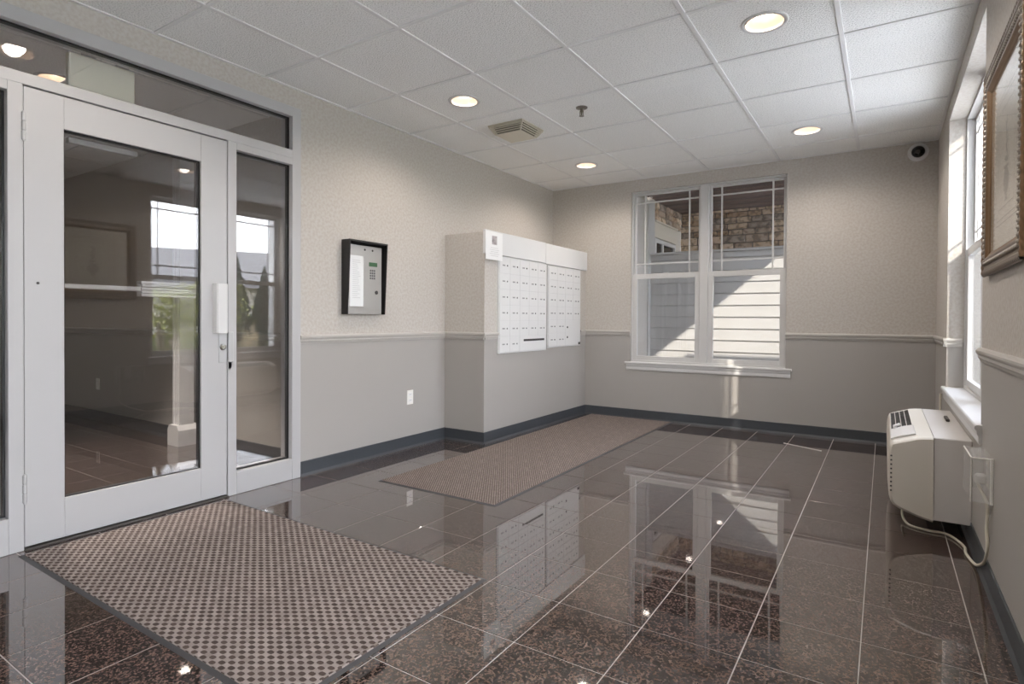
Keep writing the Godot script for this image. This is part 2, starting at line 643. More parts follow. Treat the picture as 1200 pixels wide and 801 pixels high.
func build_walls() -> void:
	var l := structure("wall_left", "left wall with beige textured wallcovering above taupe paint, around the storefront door", "wall")
	two_tone(l, XL - 0.15, ZB - 0.15, XL, SF[0], 0, TOP)
	two_tone(l, XL - 0.15, SF[0], XL, SF[1], SF[2], TOP)
	two_tone(l, XL - 0.15, SF[1], XL, ZF + 0.15, 0, TOP)
	var b := structure("wall_back", "far wall with beige wallcovering above taupe paint, around the twin window", "wall")
	two_tone(b, XL, ZB - 0.15, BW[0], ZB, 0, TOP)
	two_tone(b, BW[1], ZB - 0.15, XR + 0.2, ZB, 0, TOP)
	two_tone(b, BW[0], ZB - 0.15, BW[1], ZB, 0, BW[2])
	two_tone(b, BW[0], ZB - 0.15, BW[1], ZB, BW[3], TOP)
	var r := structure("wall_right", "right wall with deep window reveal, beige above the chair rail and taupe below", "wall")
	two_tone(r, XR, ZB, XR + 0.2, RW[1], 0, TOP)
	two_tone(r, XR, RW[0], XR + 0.2, EN[0], 0, TOP)
	two_tone(r, XR, EN[1], XR + 0.2, ZF + 0.15, 0, TOP)
	two_tone(r, XR, EN[0], XR + 0.2, EN[1], EN[2], TOP)
	two_tone(r, XR, RW[1], XR + 0.2, RW[0], 0, RW[2])
	two_tone(r, XR, RW[1], XR + 0.2, RW[0], RW[3], TOP)
	var f := structure("wall_front", "wall behind the camera, beige above the chair rail and taupe below", "wall")
	two_tone(f, XL, ZF, XR, ZF + 0.15, 0, TOP)
	var m := structure("wall_mailbox", "boxed-out wall bay that carries the mailboxes, beige above and taupe below", "wall")
	two_tone(m, XL, ZB, XM, ZM, 0, 1.80)

const RAIL := [Vector2(0, 0), Vector2(0.006, 0), Vector2(0.009, 0.010), Vector2(0.014, 0.017), Vector2(0.014, 0.028), Vector2(0.02, 0.036), Vector2(0.022, 0.042), Vector2(0.022, 0.05), Vector2(0.015, 0.058), Vector2(0, 0.06)]
const SKIRT := [Vector2(0, 0), Vector2(0.016, 0), Vector2(0.012, 0.008), Vector2(0.007, 0.018), Vector2(0.006, 0.096), Vector2(0.003, 0.1), Vector2(0, 0.1)]

func run(prof: Array, p0: Vector3, p1: Vector3, out: Vector3) -> MB:
	return MB.new().prism(prof, p0, p1 - p0, out, Vector3.UP)

func build_rails() -> void:
	var y := 0.888
	var X := Vector3.RIGHT
	var Z := Vector3.BACK
	var t := structure("trim_1", "moulded beige chair rail along the left wall", "chair rail")
	part("moulding", run(RAIL, Vector3(XL, y, SF[0] + 0.004), Vector3(XL, y, ZM), X), M.rail, t)
	part("moulding", run(RAIL, Vector3(XL, y, SF[1]), Vector3(XL, y, ZF), X), M.rail, t)
	t = structure("trim_2", "moulded beige chair rail wrapped round the mailbox bay", "chair rail")
	part("moulding", run(RAIL, Vector3(XL, y, ZM), Vector3(XM + 0.02, y, ZM), Z), M.rail, t)
	part("moulding", run(RAIL, Vector3(XM, y, ZM + 0.02), Vector3(XM, y, -4.148), X), M.rail, t)
	part("moulding", run(RAIL, Vector3(XM, y, -5.767), Vector3(XM, y, ZB), X), M.rail, t)
	t = structure("trim_3", "moulded beige chair rail along the far wall beside the twin window", "chair rail")
	part("moulding", run(RAIL, Vector3(XM, y, ZB), Vector3(BW[0], y, ZB), Z), M.rail, t)
	part("moulding", run(RAIL, Vector3(BW[1], y, ZB), Vector3(XR, y, ZB), Z), M.rail, t)
	t = structure("trim_4", "moulded beige chair rail along the right wall, turning into the window reveal", "chair rail")
	part("moulding", run(RAIL, Vector3(XR, y, ZB), Vector3(XR, y, RW[1] + 0.02), -X), M.rail, t)
	part("moulding", run(RAIL, Vector3(XR - 0.02, y, RW[1]), Vector3(XR + 0.085, y, RW[1]), Z), M.rail, t)
	part("moulding", run(RAIL, Vector3(XR, y, RW[0]), Vector3(XR, y, EN[0]), -X), M.rail, t)
	part("moulding", run(RAIL, Vector3(XR, y, EN[1]), Vector3(XR, y, ZF), -X), M.rail, t)
	t = structure("trim_5", "moulded beige chair rail on the wall behind the camera", "chair rail")
	part("moulding", run(RAIL, Vector3(XL, y, ZF), Vector3(XR, y, ZF), -Z), M.rail, t)
	var b := structure("baseboard_left", "slate grey rubber baseboard along the left wall", "baseboard")
	part("strip", run(SKIRT, Vector3(XL, 0, SF[0]), Vector3(XL, 0, ZM), X), M.base, b)
	part("strip", run(SKIRT, Vector3(XL, 0, SF[1]), Vector3(XL, 0, ZF), X), M.base, b)
	b = structure("baseboard_mailbox", "slate grey rubber baseboard round the mailbox bay", "baseboard")
	part("strip", run(SKIRT, Vector3(XL, 0, ZM), Vector3(XM + 0.006, 0, ZM), Z), M.base, b)
	part("strip", run(SKIRT, Vector3(XM, 0, ZM + 0.006), Vector3(XM, 0, ZB), X), M.base, b)
	b = structure("baseboard_back", "slate grey rubber baseboard along the far wall", "baseboard")
	part("strip", run(SKIRT, Vector3(XM, 0, ZB), Vector3(XR, 0, ZB), Z), M.base, b)
	b = structure("baseboard_right", "slate grey rubber baseboard along the right wall", "baseboard")
	part("strip", run(SKIRT, Vector3(XR, 0, ZB), Vector3(XR, 0, EN[0]), -X), M.base, b)
	part("strip", run(SKIRT, Vector3(XR, 0, EN[1]), Vector3(XR, 0, ZF), -X), M.base, b)
	b = structure("baseboard_front", "slate grey rubber baseboard behind the camera", "baseboard")
	part("strip", run(SKIRT, Vector3(XL, 0, ZF), Vector3(XR, 0, ZF), -Z), M.base, b)

# ---------------------------------------------------------------- storefront and door
func pane_pair(parent: Node3D, x: float, z0: float, y0: float, z1: float, y1: float, inner: Material) -> void:     # an insulating unit: clear sheet and bronze-tinted sheet
	part("pane", bx(x - 0.002, y0, z0, x + 0.002, y1, z1), M.glass, parent)
	part("pane", bx(x - 0.018, y0, z0, x - 0.014, y1, z1), inner, parent)

func gasket(parent: Node3D, x: float, z0: float, y0: float, z1: float, y1: float, w := 0.008) -> void:
	var mb := MB.new()
	var a := minf(z0, z1)
	var b := maxf(z0, z1)
	for e in [[a, y0, a + w, y1], [b - w, y0, b, y1], [a + w, y0, b - w, y0 + w], [a + w, y1 - w, b - w, y1]]:
		mb.box(Vector3(x - 0.024, e[1], e[0]), Vector3(x + 0.005, e[3], e[2]))
	part("gasket", mb, M.gasket, parent)

func build_storefront() -> void:
	var s := structure("window_3", "white aluminium storefront frame with dark sidelites and a long transom pane", "storefront")
	var x0 := XL - 0.11
	var x1 := XL + 0.012
	var mem := [[-2.45, 0.0, -2.384, 2.44, "jamb"], [-0.541, 0.0, -0.475, 2.44, "jamb"], [-2.384, 2.376, -0.541, 2.44, "header"], [-2.384, 2.104, -0.541, 2.158, "transom_bar"],
		[-1.998, 0.0, -1.944, 2.104, "mullion"], [-0.982, 0.0, -0.926, 2.104, "mullion"], [-2.384, 2.062, -1.998, 2.104, "head_rail"], [-0.926, 2.062, -0.541, 2.104, "head_rail"],
		[-2.384, 0.0, -1.998, 0.135, "sill_rail"], [-0.926, 0.0, -0.541, 0.16, "sill_rail"]]
	for m in mem:
		part(m[4], bx(x0, m[1], m[0], x1, m[3], m[2], 0.002), M.door_white, s)
	var g := XL - 0.03
	for p in [[-2.384, 0.135, -1.998, 2.062], [-0.926, 0.16, -0.541, 2.062], [-2.384, 2.158, -0.541, 2.376]]:
		gasket(s, g, p[0], p[1], p[2], p[3])
		pane_pair(s, g, p[0] + 0.006, p[1] + 0.006, p[2] - 0.006, p[3] - 0.006, M.glass if p[1] > 2.0 else M.glass_tint)
	part("threshold", bx(x0, 0.0, -1.944, XL + 0.03, 0.008, -0.982, 0.003), M.darkgrey, s)
	part("door_stop", bx(XL - 0.075, 0.008, -1.944, XL - 0.06, 2.104, -1.92), M.door_white, s)
	part("door_stop", bx(XL - 0.075, 0.008, -1.006, XL - 0.06, 2.104, -0.982), M.door_white, s)

func build_door() -> void:
	var at := Vector3(XL, 0, -0.984)
	var d := structure("door_1", "white wide-stile entrance door with a tall dark glass pane and white pull", "door", at)
	var x0 := XL - 0.045
	var x1 := XL + 0.006
	var z0 := -1.9405
	var z1 := -0.9855
	wpart("stile", bx(x0, 0.014, -1.137, x1, 2.098, z1, 0.0015), M.door_white, d)
	var lock_stile := wpart("stile", bx(x0, 0.014, z0, x1, 2.098, -1.788, 0.0015), M.door_white, d)
	wpart("rail", bx(x0, 1.946, -1.788, x1 - 0.0006, 2.098, -1.137, 0.0015), M.door_white, d)
	wpart("rail", bx(x0, 0.014, -1.788, x1 - 0.0006, 0.2, -1.137, 0.0015), M.door_white, d)
	var g := XL - 0.012
	var mb := MB.new()
	for e in [[-1.788, 0.2, -1.782, 1.946], [-1.143, 0.2, -1.137, 1.946], [-1.782, 0.2, -1.143, 0.205], [-1.782, 1.940, -1.143, 1.946]]:
		mb.box(Vector3(g - 0.024, e[1], e[0]), Vector3(g + 0.005, e[3], e[2]))
	wpart("gasket", mb, M.gasket, d)
	for x in [g, g - 0.016]:
		wpart("pane", bx(x - 0.002, 0.203, -1.785, x + 0.002, 1.943, -1.140), M.glass if x == g else M.glass_tint, d)
	for y in [1.917, 0.28]:
		var h := MB.new()
		for k in 3:
			h.lathe(Vector3(XL + 0.014, y - 0.064 + k * 0.043, -0.983), Vector3.UP, [[0.0, 0.0], [0.007, 0.001], [0.0085, 0.004], [0.0085, 0.038], [0.007, 0.041], [0.0, 0.0415]], 14)
		h.lathe(Vector3(XL + 0.014, y - 0.07, -0.983), Vector3.UP, [[0.0, 0.0], [0.005, 0.002], [0.005, 0.135], [0.0, 0.14]], 10)
		h.box(Vector3(XL + 0.006, y - 0.064, -0.998), Vector3(XL + 0.0085, y + 0.064, -0.984))
		wpart("hinge", h, M.alu, d, "grey butt hinge")
	# pull handle: a folded white channel
	var p := MB.new()
	p.prism([Vector2(0, 0), Vector2(0.036, 0.004), Vector2(0.044, 0.012), Vector2(0.044, 0.066), Vector2(0.037, 0.066), Vector2(0.037, 0.016), Vector2(0.033, 0.011), Vector2(0, 0.007)], Vector3(x1, 0.97, -1.853), Vector3(0, 0.287, 0), Vector3.RIGHT, Vector3.FORWARD)
	wpart("pull_handle", p, M.white, d)
	wpart("lock_plate", bx(x1, 0.797, -1.938, x1 + 0.004, 0.968, -1.89, 0.001), M.alu, d)
	var cyl := MB.new()
	cyl.lathe(Vector3(x1 + 0.004, 0.888, -1.913), Vector3.RIGHT, [[0.019, 0.0], [0.019, 0.004], [0.015, 0.009], [0.011, 0.010], [0.0, 0.010]], 24)
	cyl.box(Vector3(x1 + 0.012, 0.880, -1.9145), Vector3(x1 + 0.0155, 0.896, -1.9115))
	wpart("lock_cylinder", cyl, M.chrome, d)
	wpart("latch_guard", bx(x1, 0.797, -1.978, x1 + 0.012, 0.976, -1.943, 0.003), M.alu, d)
	wpart("latch_guard", bx(x1, 0.757, -1.968, x1 + 0.006, 0.80, -1.945, 0.002), M.alu, d)
	var rivet := MB.new()
	rivet.lathe(Vector3(x1, 1.214, -1.036), Vector3.RIGHT, [[0.006, 0.0], [0.006, 0.002], [0.003, 0.004], [0.0, 0.004]], 14)
	wpart("rivet", rivet, M.darkgrey, d)
	# panic device on the far side of the glass
	wpart("push_bar", bx(XL - 0.105, 1.2, -1.51, XL - 0.07, 1.222, -1.12, 0.003), M.white, d)
	var pad := MB.new()
	for k in 5:
		pad.box(Vector3(XL - 0.115, 1.172 + k * 0.0165, -1.83), Vector3(XL - 0.06 + 0.004 * (k % 2), 1.1875 + k * 0.0165, -1.505), 0.002)
	wpart("push_pad", pad, M.white, d)
	wpart("closer_track", bx(XL - 0.1, 1.908, -1.49, XL - 0.065, 1.936, -1.18, 0.003), M.alu, d)

func build_entrance() -> void:      # street entrance beside the camera, opposite the lobby door
	var s := structure("door_2", "white framed glazed street entrance in the right wall beside the camera", "entrance")
	var x0 := XR + 0.05
	var x1 := XR + 0.15
	var mid := (EN[0] + EN[1]) / 2.0
	part("threshold", bx(XR, -0.2, EN[0], XR + 0.2, 0.004, EN[1]), M.concrete, s)
	for m in [[EN[0], 0.0, EN[0] + 0.06, EN[2]], [EN[1] - 0.06, 0.0, EN[1], EN[2]]]:
		part("jamb", bx(x0, m[1], m[0], x1, m[3], m[2], 0.002), M.door_white, s)
	part("header", bx(x0, EN[2] - 0.06, EN[0] + 0.06, x1, EN[2], EN[1] - 0.06, 0.002), M.door_white, s)
	for d in [[EN[0] + 0.065, mid - 0.003], [mid + 0.003, EN[1] - 0.065]]:
		var leaf := part("door_leaf", bx(x0 + 0.03, 0.01, d[0], x0 + 0.075, 2.33, d[0] + 0.1, 0.002).box(Vector3(x0 + 0.03, 0.01, d[1] - 0.1), Vector3(x0 + 0.075, 2.33, d[1]), 0.002).box(Vector3(x0 + 0.03, 0.01, d[0] + 0.1), Vector3(x0 + 0.075, 0.2, d[1] - 0.1), 0.002).box(Vector3(x0 + 0.03, 2.23, d[0] + 0.1), Vector3(x0 + 0.075, 2.33, d[1] - 0.1), 0.002), M.door_white, s)
		part("pane", bx(x0 + 0.05, 0.2, d[0] + 0.1, x0 + 0.056, 2.23, d[1] - 0.1), M.glass, leaf)

# ---------------------------------------------------------------- windows
func double_hung(called: String, label: String, at: Vector3, turn: float, w: float, h: float, in0: float, screens: bool, horn: float) -> void:
	# local axes: x along the wall, y up, z into the room; z = 0 is the wall face
	var o := structure(called, label, "window", at)
	o.rotation.y = turn
	var fr := MB.new()
	var f := 0.032
	var e := 0.02      # the frame is let into the wall at the sides and head
	var d0 := in0 - 0.09
	fr.box(Vector3(-e, 0, d0), Vector3(f - e, h + e, in0), 0.002)
	fr.box(Vector3(w - f + e, 0, d0), Vector3(w + e, h + e, in0), 0.002)
	fr.box(Vector3(f - e, h - f + e, d0), Vector3(w - f + e, h + e, in0), 0.002)
	fr.box(Vector3(f - e, 0, d0), Vector3(w - f + e, 0.03, in0), 0.002)
	f -= e
	part("frame", fr, M.vinyl, o)
	part("mullion", bx(w / 2 - 0.042, 0.03, d0, w / 2 + 0.042, h - f, in0 + 0.001, 0.003), M.vinyl, o)
	var mid := 0.92
	for s in 2:
		var a := f if s == 0 else w / 2 + 0.042
		var b := w / 2 - 0.042 if s == 0 else w - f
		# upper sash, outer track, prairie grille
		var z0 := in0 - 0.075
		var z1 := in0 - 0.045
		var u := MB.new()
		var q := 0.024
		u.box(Vector3(a, mid, z0), Vector3(a + q, h - f, z1), 0.002)
		u.box(Vector3(b - q, mid, z0), Vector3(b, h - f, z1), 0.002)
		u.box(Vector3(a + q, h - f - q, z0), Vector3(b - q, h - f, z1), 0.002)
		u.box(Vector3(a + q, mid, z0), Vector3(b - q, mid + 0.036, z1), 0.002)
		var up := part("upper_sash", u, M.vinyl, o)
		part("pane", bx(a + q - 0.004, mid + 0.03, z0 + 0.013, b - q + 0.004, h - f - q + 0.004, z0 + 0.017), M.glass, up)
		var ya := mid + 0.036
		var yb := h - f - q
		for y in [ya + 0.105, yb - 0.082]:
			part("muntin", bx(a + q, y - 0.008, z0 + 0.018, b - q, y + 0.008, z0 + 0.026, 0.002), M.vinyl, up)
		for x in [a + q + 0.095, b - q - 0.095]:
			part("muntin", bx(x - 0.008, ya, z0 + 0.0185, x + 0.008, yb, z0 + 0.0265, 0.002), M.vinyl, up)
		# lower sash, inner track
		z0 = in0 - 0.042
		z1 = in0 - 0.01
		var l := MB.new()
		q = 0.048
		l.box(Vector3(a, 0.03, z0), Vector3(a + q, mid + 0.03, z1), 0.002)
		l.box(Vector3(b - q, 0.03, z0), Vector3(b, mid + 0.03, z1), 0.002)
		l.box(Vector3(a + q, mid - 0.02, z0), Vector3(b - q, mid + 0.03, z1), 0.002)
		l.box(Vector3(a + q, 0.03, z0), Vector3(b - q, 0.075, z1), 0.002)
		var lo := part("lower_sash", l, M.vinyl, o)
		part("pane", bx(a + q - 0.004, 0.07, z0 + 0.013, b - q + 0.004, mid - 0.016, z0 + 0.017), M.glass, lo)
		part("sash_lock", bx((a + b) / 2 - 0.03, mid + 0.03, z0 + 0.006, (a + b) / 2 + 0.03, mid + 0.042, z1 - 0.004, 0.003), M.vinyl, lo)
		if screens:
			part("insect_screen", bx(a, 0.03, d0 + 0.006, b, mid + 0.02, d0 + 0.008), M.screen, o)
	# stool and apron
	var st := MB.new()
	st.box(Vector3(0, -0.012, in0 - 0.01), Vector3(w, 0.012, 0.0))
	st.prism([Vector2(0.0, -0.012), Vector2(0.02, -0.012), Vector2(0.026, -0.008), Vector2(0.028, 0.0), Vector2(0.026, 0.008), Vector2(0.02, 0.012), Vector2(0, 0.012)], Vector3(-horn, 0, 0), Vector3(w + 2 * horn, 0, 0), Vector3.BACK, Vector3.UP)
	part("stool", st, M.white, o)
	var ap := MB.new()
	ap.prism([Vector2(0, -0.078), Vector2(0.008, -0.076), Vector2(0.012, -0.066), Vector2(0.012, -0.04), Vector2(0.017, -0.03), Vector2(0.019, -0.012), Vector2(0, -0.012)], Vector3(-horn + 0.012, 0, 0), Vector3(w + 2 * horn - 0.024, 0, 0), Vector3.BACK, Vector3.UP)
	part("apron", ap, M.white, o)

func build_windows() -> void:
	double_hung("window_1", "white twin double-hung window with prairie grilles in the far wall", Vector3(BW[0], BW[2], ZB), 0.0, BW[1] - BW[0], BW[3] - BW[2], -0.025, false, 0.055)
	double_hung("window_2", "white twin double-hung window in the deep reveal of the right wall", Vector3(XR, RW[2], RW[1]), -PI / 2, RW[0] - RW[1], RW[3] - RW[2], -0.095, true, 0.05)

# ---------------------------------------------------------------- inner lobby behind the glass
func build_lobby() -> void:
	var f := structure("floor_lobby", "dark granite tile floor of the inner lobby behind the glass door", "floor")
	part("grout", bx(-8.2, -0.2, -2.64, XL - 0.11, -0.0012, ZF), M.grout, f)
	var rng := RandomNumberGenerator.new()
	rng.seed = 3
	var mb := MB.new()
	for i in 16:
		for k in 12:
			var x1 := XL - 0.112 - i * 0.319
			var x0 := maxf(x1 - 0.319, -8.2)
			var z0 := -2.64 + k * 0.3165
			if x1 - x0 < 0.03: continue
			mb.uvoff = Vector2(rng.randf(), rng.randf()) - Vector2(x0, z0)
			mb.box(Vector3(x0 + 0.002, -0.02, z0 + 0.0015), Vector3(x1 - 0.002, 0, minf(z0 + 0.315, ZF)))
	part("floor_tile", mb, M.granite[1], f).set_meta("kind", "stuff")
	var c := structure("ceiling_lobby", "grey tiled ceiling of the inner lobby behind the transom", "ceiling")
	part("slab", bx(-8.35, 2.74, -2.8, XL - 0.15, 2.9, ZF + 0.15), M.slab, c)
	var lx := [-8.2, -4.71, -4.15, XL - 0.15]
	var lz := [-2.64, -1.78, -1.22, ZF]
	for i in 3:
		for k in 3:
			if i == 1 and k == 1:
				part("panel", tile_with_hole(lx[i], lz[k], lx[i + 1], lz[k + 1], H + 0.006, Vector2(-4.43, -1.5), 0.098), M.tile, c)
			else:
				part("panel", bx(lx[i], H + 0.006, lz[k], lx[i + 1], H + 0.02, lz[k + 1]), M.tile, c)
	for i in 8:
		var x := -3.9 - i * 0.64
		if x > -8.2: part("grid_tee", bx(x - 0.012, H, -2.64, x + 0.012, H + 0.01, ZF), M.tee, c)
	for k in 6:
		var z := -2.2 + k * 0.655
		if z < ZF: part("grid_tee", bx(-8.2, H + 0.0004, z - 0.012, XL - 0.15, H + 0.01, z + 0.012), M.tee, c)
	var w := structure("wall_lobby", "side wall of the inner lobby seen dimly behind the glass door", "wall")
	two_tone(w, -8.35, -2.79, XL - 0.15, -2.64, 0, TOP)
	part("chair_rail", run(RAIL, Vector3(-8.2, 0.888, -2.64), Vector3(XL - 0.15, 0.888, -2.64), Vector3.BACK), M.rail, w)
	part("baseboard", run(SKIRT, Vector3(-8.2, 0, -2.64), Vector3(XL - 0.15, 0, -2.64), Vector3.BACK), M.base, w)
	var e := structure("wall_lobby_end", "end wall of the inner lobby, far behind the glass door", "wall")
	two_tone(e, -8.35, -2.64, -8.2, ZF + 0.15, 0, TOP)
	var r := structure("wall_lobby_front", "street-side wall of the inner lobby, left of the glass door", "wall")
	two_tone(r, -8.2, ZF, XL - 0.15, ZF + 0.15, 0, TOP)
	# fluted pilaster
	var at := Vector3(-4.925, 0, -2.548)
	var p := thing("pilaster", "white fluted square pilaster on a plinth behind the glass door", "pilaster", at)
	part("plinth", MB.new().prism([Vector2(-0.085, 0), Vector2(0.085, 0), Vector2(0.085, 0.13), Vector2(0.06, 0.17), Vector2(-0.06, 0.17), Vector2(-0.085, 0.13)], Vector3(0, 0, -0.085), Vector3(0, 0, 0.17), Vector3.RIGHT, Vector3.UP), M.white, p)
	var poly := [Vector2(-0.058, -0.058), Vector2(0.058, -0.058), Vector2(0.058, 0.058)]
	for k in 3:
		var xc := 0.03 - k * 0.03
		for a in 5:
			var t := PI * a / 4.0
			poly.append(Vector2(xc + 0.009 * cos(t), 0.058 - 0.009 * sin(t)))
	poly.append(Vector2(-0.058, 0.058))
	part("shaft", MB.new().prism(poly, Vector3(0, 0.17, 0), Vector3(0, H - 0.17, 0), Vector3.RIGHT, Vector3.BACK), M.white, p)
	# hanging sign box behind the transom
	var sp := Vector3(-3.52, 2.235, -1.395)
	var s := thing("sign_box", "cream rectangular sign box hung from the ceiling behind the transom", "sign", sp)
	part("cabinet", MB.new().box(Vector3(-0.022, 0, -0.155), Vector3(0.022, 0.18, 0.155), 0.006), M.sign, s)
	for z in [-0.1, 0.06]:
		part("bracket", MB.new().box(Vector3(-0.012, 0.178, z - 0.03), Vector3(0.012, 0.2, z + 0.03), 0.002), M.alu, s)
		part("hanger", MB.new().box(Vector3(-0.004, 0.2, z - 0.004), Vector3(0.004, H - 2.235, z + 0.004)), M.alu, s)

# ---------------------------------------------------------------- outdoors
func build_outside() -> void:
	var g := structure("ground", "lawn outside the building", "ground")
	part("lawn", bx(-60, -0.4, -70, 80, -0.16, 40), M.lawn, g)
	part("concrete_apron", bx(0.56, -0.16, -16.0, 11.0, -0.13, 9.0), M.concrete, g)
	part("mulch_bed", bx(-2.9, -0.16, -8.2, 2.45, -0.125, ZB - 0.15), M.mulch, g)
	# half wall of lap siding facing the far window
	var w := structure("wall_siding", "half wall of white lap siding beyond the far window, partly in sun", "wall")
	part("core", bx(-2.9, -0.16, -8.36, 2.6, 1.92, -8.222), M.greywall, w)
	for k in 13:
		var y1 := 1.9 - 0.16 * k + 0.02
		var y0 := y1 - 0.16
		part("lap_board", MB.new().prism([Vector2(-8.222, y0 - 0.012), Vector2(-8.196, y0 - 0.012), Vector2(-8.194, y0 - 0.006), Vector2(-8.208, y1), Vector2(-8.222, y1)], Vector3(-2.9, 0, 0), Vector3(5.5, 0, 0), Vector3.BACK, Vector3.UP), M.siding, w)
	part("frieze_board", bx(-2.9, 1.918, -8.37, 2.6, 2.0, -8.19, 0.004), M.siding, w)
	part("cap", bx(-2.9, 2.0, -8.4, 2.62, 2.035, -8.16, 0.006), M.siding, w)
	# side wall of the main building along the porch
	var m := structure("wall_porch", "grey side wall of the porch with a white header board and corner board", "wall")
	part("plain_panel", bx(-3.1, -0.16, -8.1, -2.9, TOP, ZB - 0.15), M.greywall, m)
	part("corner_board", bx(-3.1, -0.16, -8.36, -2.885, TOP, -8.1, 0.003), M.siding, m)
	part("backing", bx(-3.1, -0.16, -9.85, -2.93, TOP, -8.36), M.beige, m)
	part("header_board", bx(-2.93, 2.3, -9.43, -2.885, 2.53, -8.36, 0.004), M.beige, m)
	part("header_cap", bx(-2.93, 2.53, -9.45, -2.865, 2.555, -8.36, 0.004), M.beige, m)
	var win := structure("window_4", "white framed porch window with dark panes under a beige header", "window", Vector3(-2.93, 1.2, -8.9))
	var fr := MB.new()
	for e in [[-0.5, 0.0, -0.44, 1.09], [0.44, 0.0, 0.5, 1.09], [-0.44, 1.03, 0.44, 1.09], [-0.44, 0.0, 0.44, 0.06], [0.1, 0.06, 0.16, 1.03]]:
		fr.box(Vector3(0, e[1], e[0]), Vector3(0.04, e[3], e[2]), 0.003)
	part("frame", fr, M.vinyl, win)
	part("pane", MB.new().box(Vector3(0.008, 0.06, -0.44), Vector3(0.014, 1.03, 0.1)), mat(rgb(40, 44, 44), 0.05), win)
	part("pane", MB.new().box(Vector3(0.008, 0.06, 0.16), Vector3(0.014, 1.03, 0.44)), mat(rgb(40, 44, 44), 0.05), win)
	for y in [0.3, 0.55, 0.8]:
		part("muntin", MB.new().box(Vector3(0.014, y - 0.01, 0.16), Vector3(0.024, y + 0.01, 0.44)), M.vinyl, win)
	part("end_wall", bx(2.45, -0.16, -8.19, 2.6, 3.0, -6.4, 0.004), M.siding, w)
	part("screen_wall", bx(0.56, -0.16, -6.4, 2.6, 3.0, -6.25, 0.004), M.siding, w)
	# stone veneer
	var st := structure("wall_stone", "wall of tan ledgestone under the dark porch soffit beyond the far window", "wall")
	part("mortar_bed", bx(-2.9, -0.16, -9.9, 2.6, 3.0, -9.72), M.mortar, st)
	part("mortar_bed", bx(-2.96, 2.555, -9.72, -2.925, 3.0, -8.36), M.mortar, st)
	var rng := RandomNumberGenerator.new()
	rng.seed = 19
	var y := 1.9
	while y < 2.93:
		var h := rng.randf_range(0.085, 0.15)
		var x := -2.9 + rng.randf_range(0.0, 0.04)
		while x < 1.6:
			var l := rng.randf_range(0.16, 0.42)
			stone(st, rng, Vector3(x, y, -9.72), Vector3(l - 0.012, minf(h, 2.95 - y) - 0.011, 0.0), false)
			x += l
		y += h
	y = 2.56
	while y < 2.93:
		var h := rng.randf_range(0.09, 0.14)
		var z := -9.7
		while z < -8.45:
			var l := rng.randf_range(0.2, 0.4)
			stone(st, rng, Vector3(-2.925, y, z), Vector3(0.0, minf(h, 2.95 - y) - 0.011, minf(l, -8.37 - z) - 0.012), true)
			z += l
		y += h
	# porch soffit of dark boards
	var so := structure("ceiling_porch", "dark stained board soffit of the porch beyond the far window", "ceiling")
	part("deck", bx(-2.96, 2.87, -9.9, 2.7, 3.1, -7.55), M.soffit[1], so)
	for k in 18:
		var z1 := -7.55 - k * 0.13
		part("soffit_board", bx(-2.9, 2.84 + 0.004 * (k % 2), z1 - 0.122, 2.7, 2.87, z1, 0.003), M.soffit[k % 3], so)
	part("fascia", bx(-2.9, 2.82, -7.55, 2.72, 3.45, -7.515, 0.003), M.siding, so)
	# gabled roof over the vestibule: its right eave throws the slanting shade on the siding
	var r := structure("roof", "gabled roof over the vestibule with a deep eave", "roof")
	part("roof_mass", MB.new().prism([Vector2(0.66, 3.42), Vector2(0.66, 3.585), Vector2(-4.0, 6.4), Vector2(-8.6, 3.6), Vector2(-8.6, TOP), Vector2(0.5, TOP)], Vector3(0, 0, -7.5), Vector3(0, 0, 9.9), Vector3.RIGHT, Vector3.UP), M.roof, r)
	# entrance porch beside the right-hand window: its tall side wall keeps the sun off most of that window
	var wi := structure("wall_wing", "white side wall and canopy of the street entrance porch, outside the right-hand window", "wall")
	part("side_wall", bx(0.56, -0.16, -2.85, 3.66, 6.0, -2.65), M.siding, wi)
	part("canopy", bx(0.56, 2.9, -2.65, 4.1, 3.2, 3.2), M.siding, wi)
	for z in [-2.55, 3.0]:
		part("canopy_post", bx(3.85, -0.13, z - 0.1, 4.05, 2.9, z + 0.1, 0.01), M.siding, wi)

func stone(parent: Node3D, rng: RandomNumberGenerator, lo: Vector3, size: Vector3, side: bool) -> void:
	if size.y < 0.03 or maxf(size.x, size.z) < 0.05:
		return
	var d := rng.randf_range(0.02, 0.055)
	var hi := lo + size + (Vector3(d, 0, 0) if side else Vector3(0, 0, d))
	var mb := MB.new()
	mb.box(Vector3.ZERO, hi - lo, 0.014)
	for i in mb.v.size():    # slightly uneven faces, the same shift for coinciding corners
		var p := mb.v[i]
		var q := Vector3(sin(p.x * 91.0 + p.y * 57.0 + lo.x * 31.0), sin(p.y * 83.0 + p.z * 41.0 + lo.y * 77.0), sin(p.z * 71.0 + p.x * 67.0 + lo.x * 13.0))
		mb.v[i] = p + q * 0.005
	part("stone", mb, M.stone[rng.randi() % 5], parent, lo)

# ---------------------------------------------------------------- lamps
func build_lamps() -> void:
	var labels := ["recessed ceiling lamp near the picture, closest to the camera on the right", "recessed ceiling lamp above the intercom, beside the air vent", "recessed ceiling lamp near the far right corner above the twin window", "recessed ceiling lamp above the mailboxes near the far wall",
		"recessed ceiling lamp overhead, nearest the right wall", "recessed ceiling lamp above the mat at the glass door"]
	for i in LAMPS.size():
		recessed_lamp(Vector3(LAMPS[i].x, H, LAMPS[i].y), labels[i], "recessed lamps in the vestibule ceiling", LAMP_ENERGY)
	recessed_lamp(Vector3(-4.43, H, -1.5), "recessed ceiling lamp of the inner lobby behind the transom", "", LOBBY_ENERGY, 37.0)

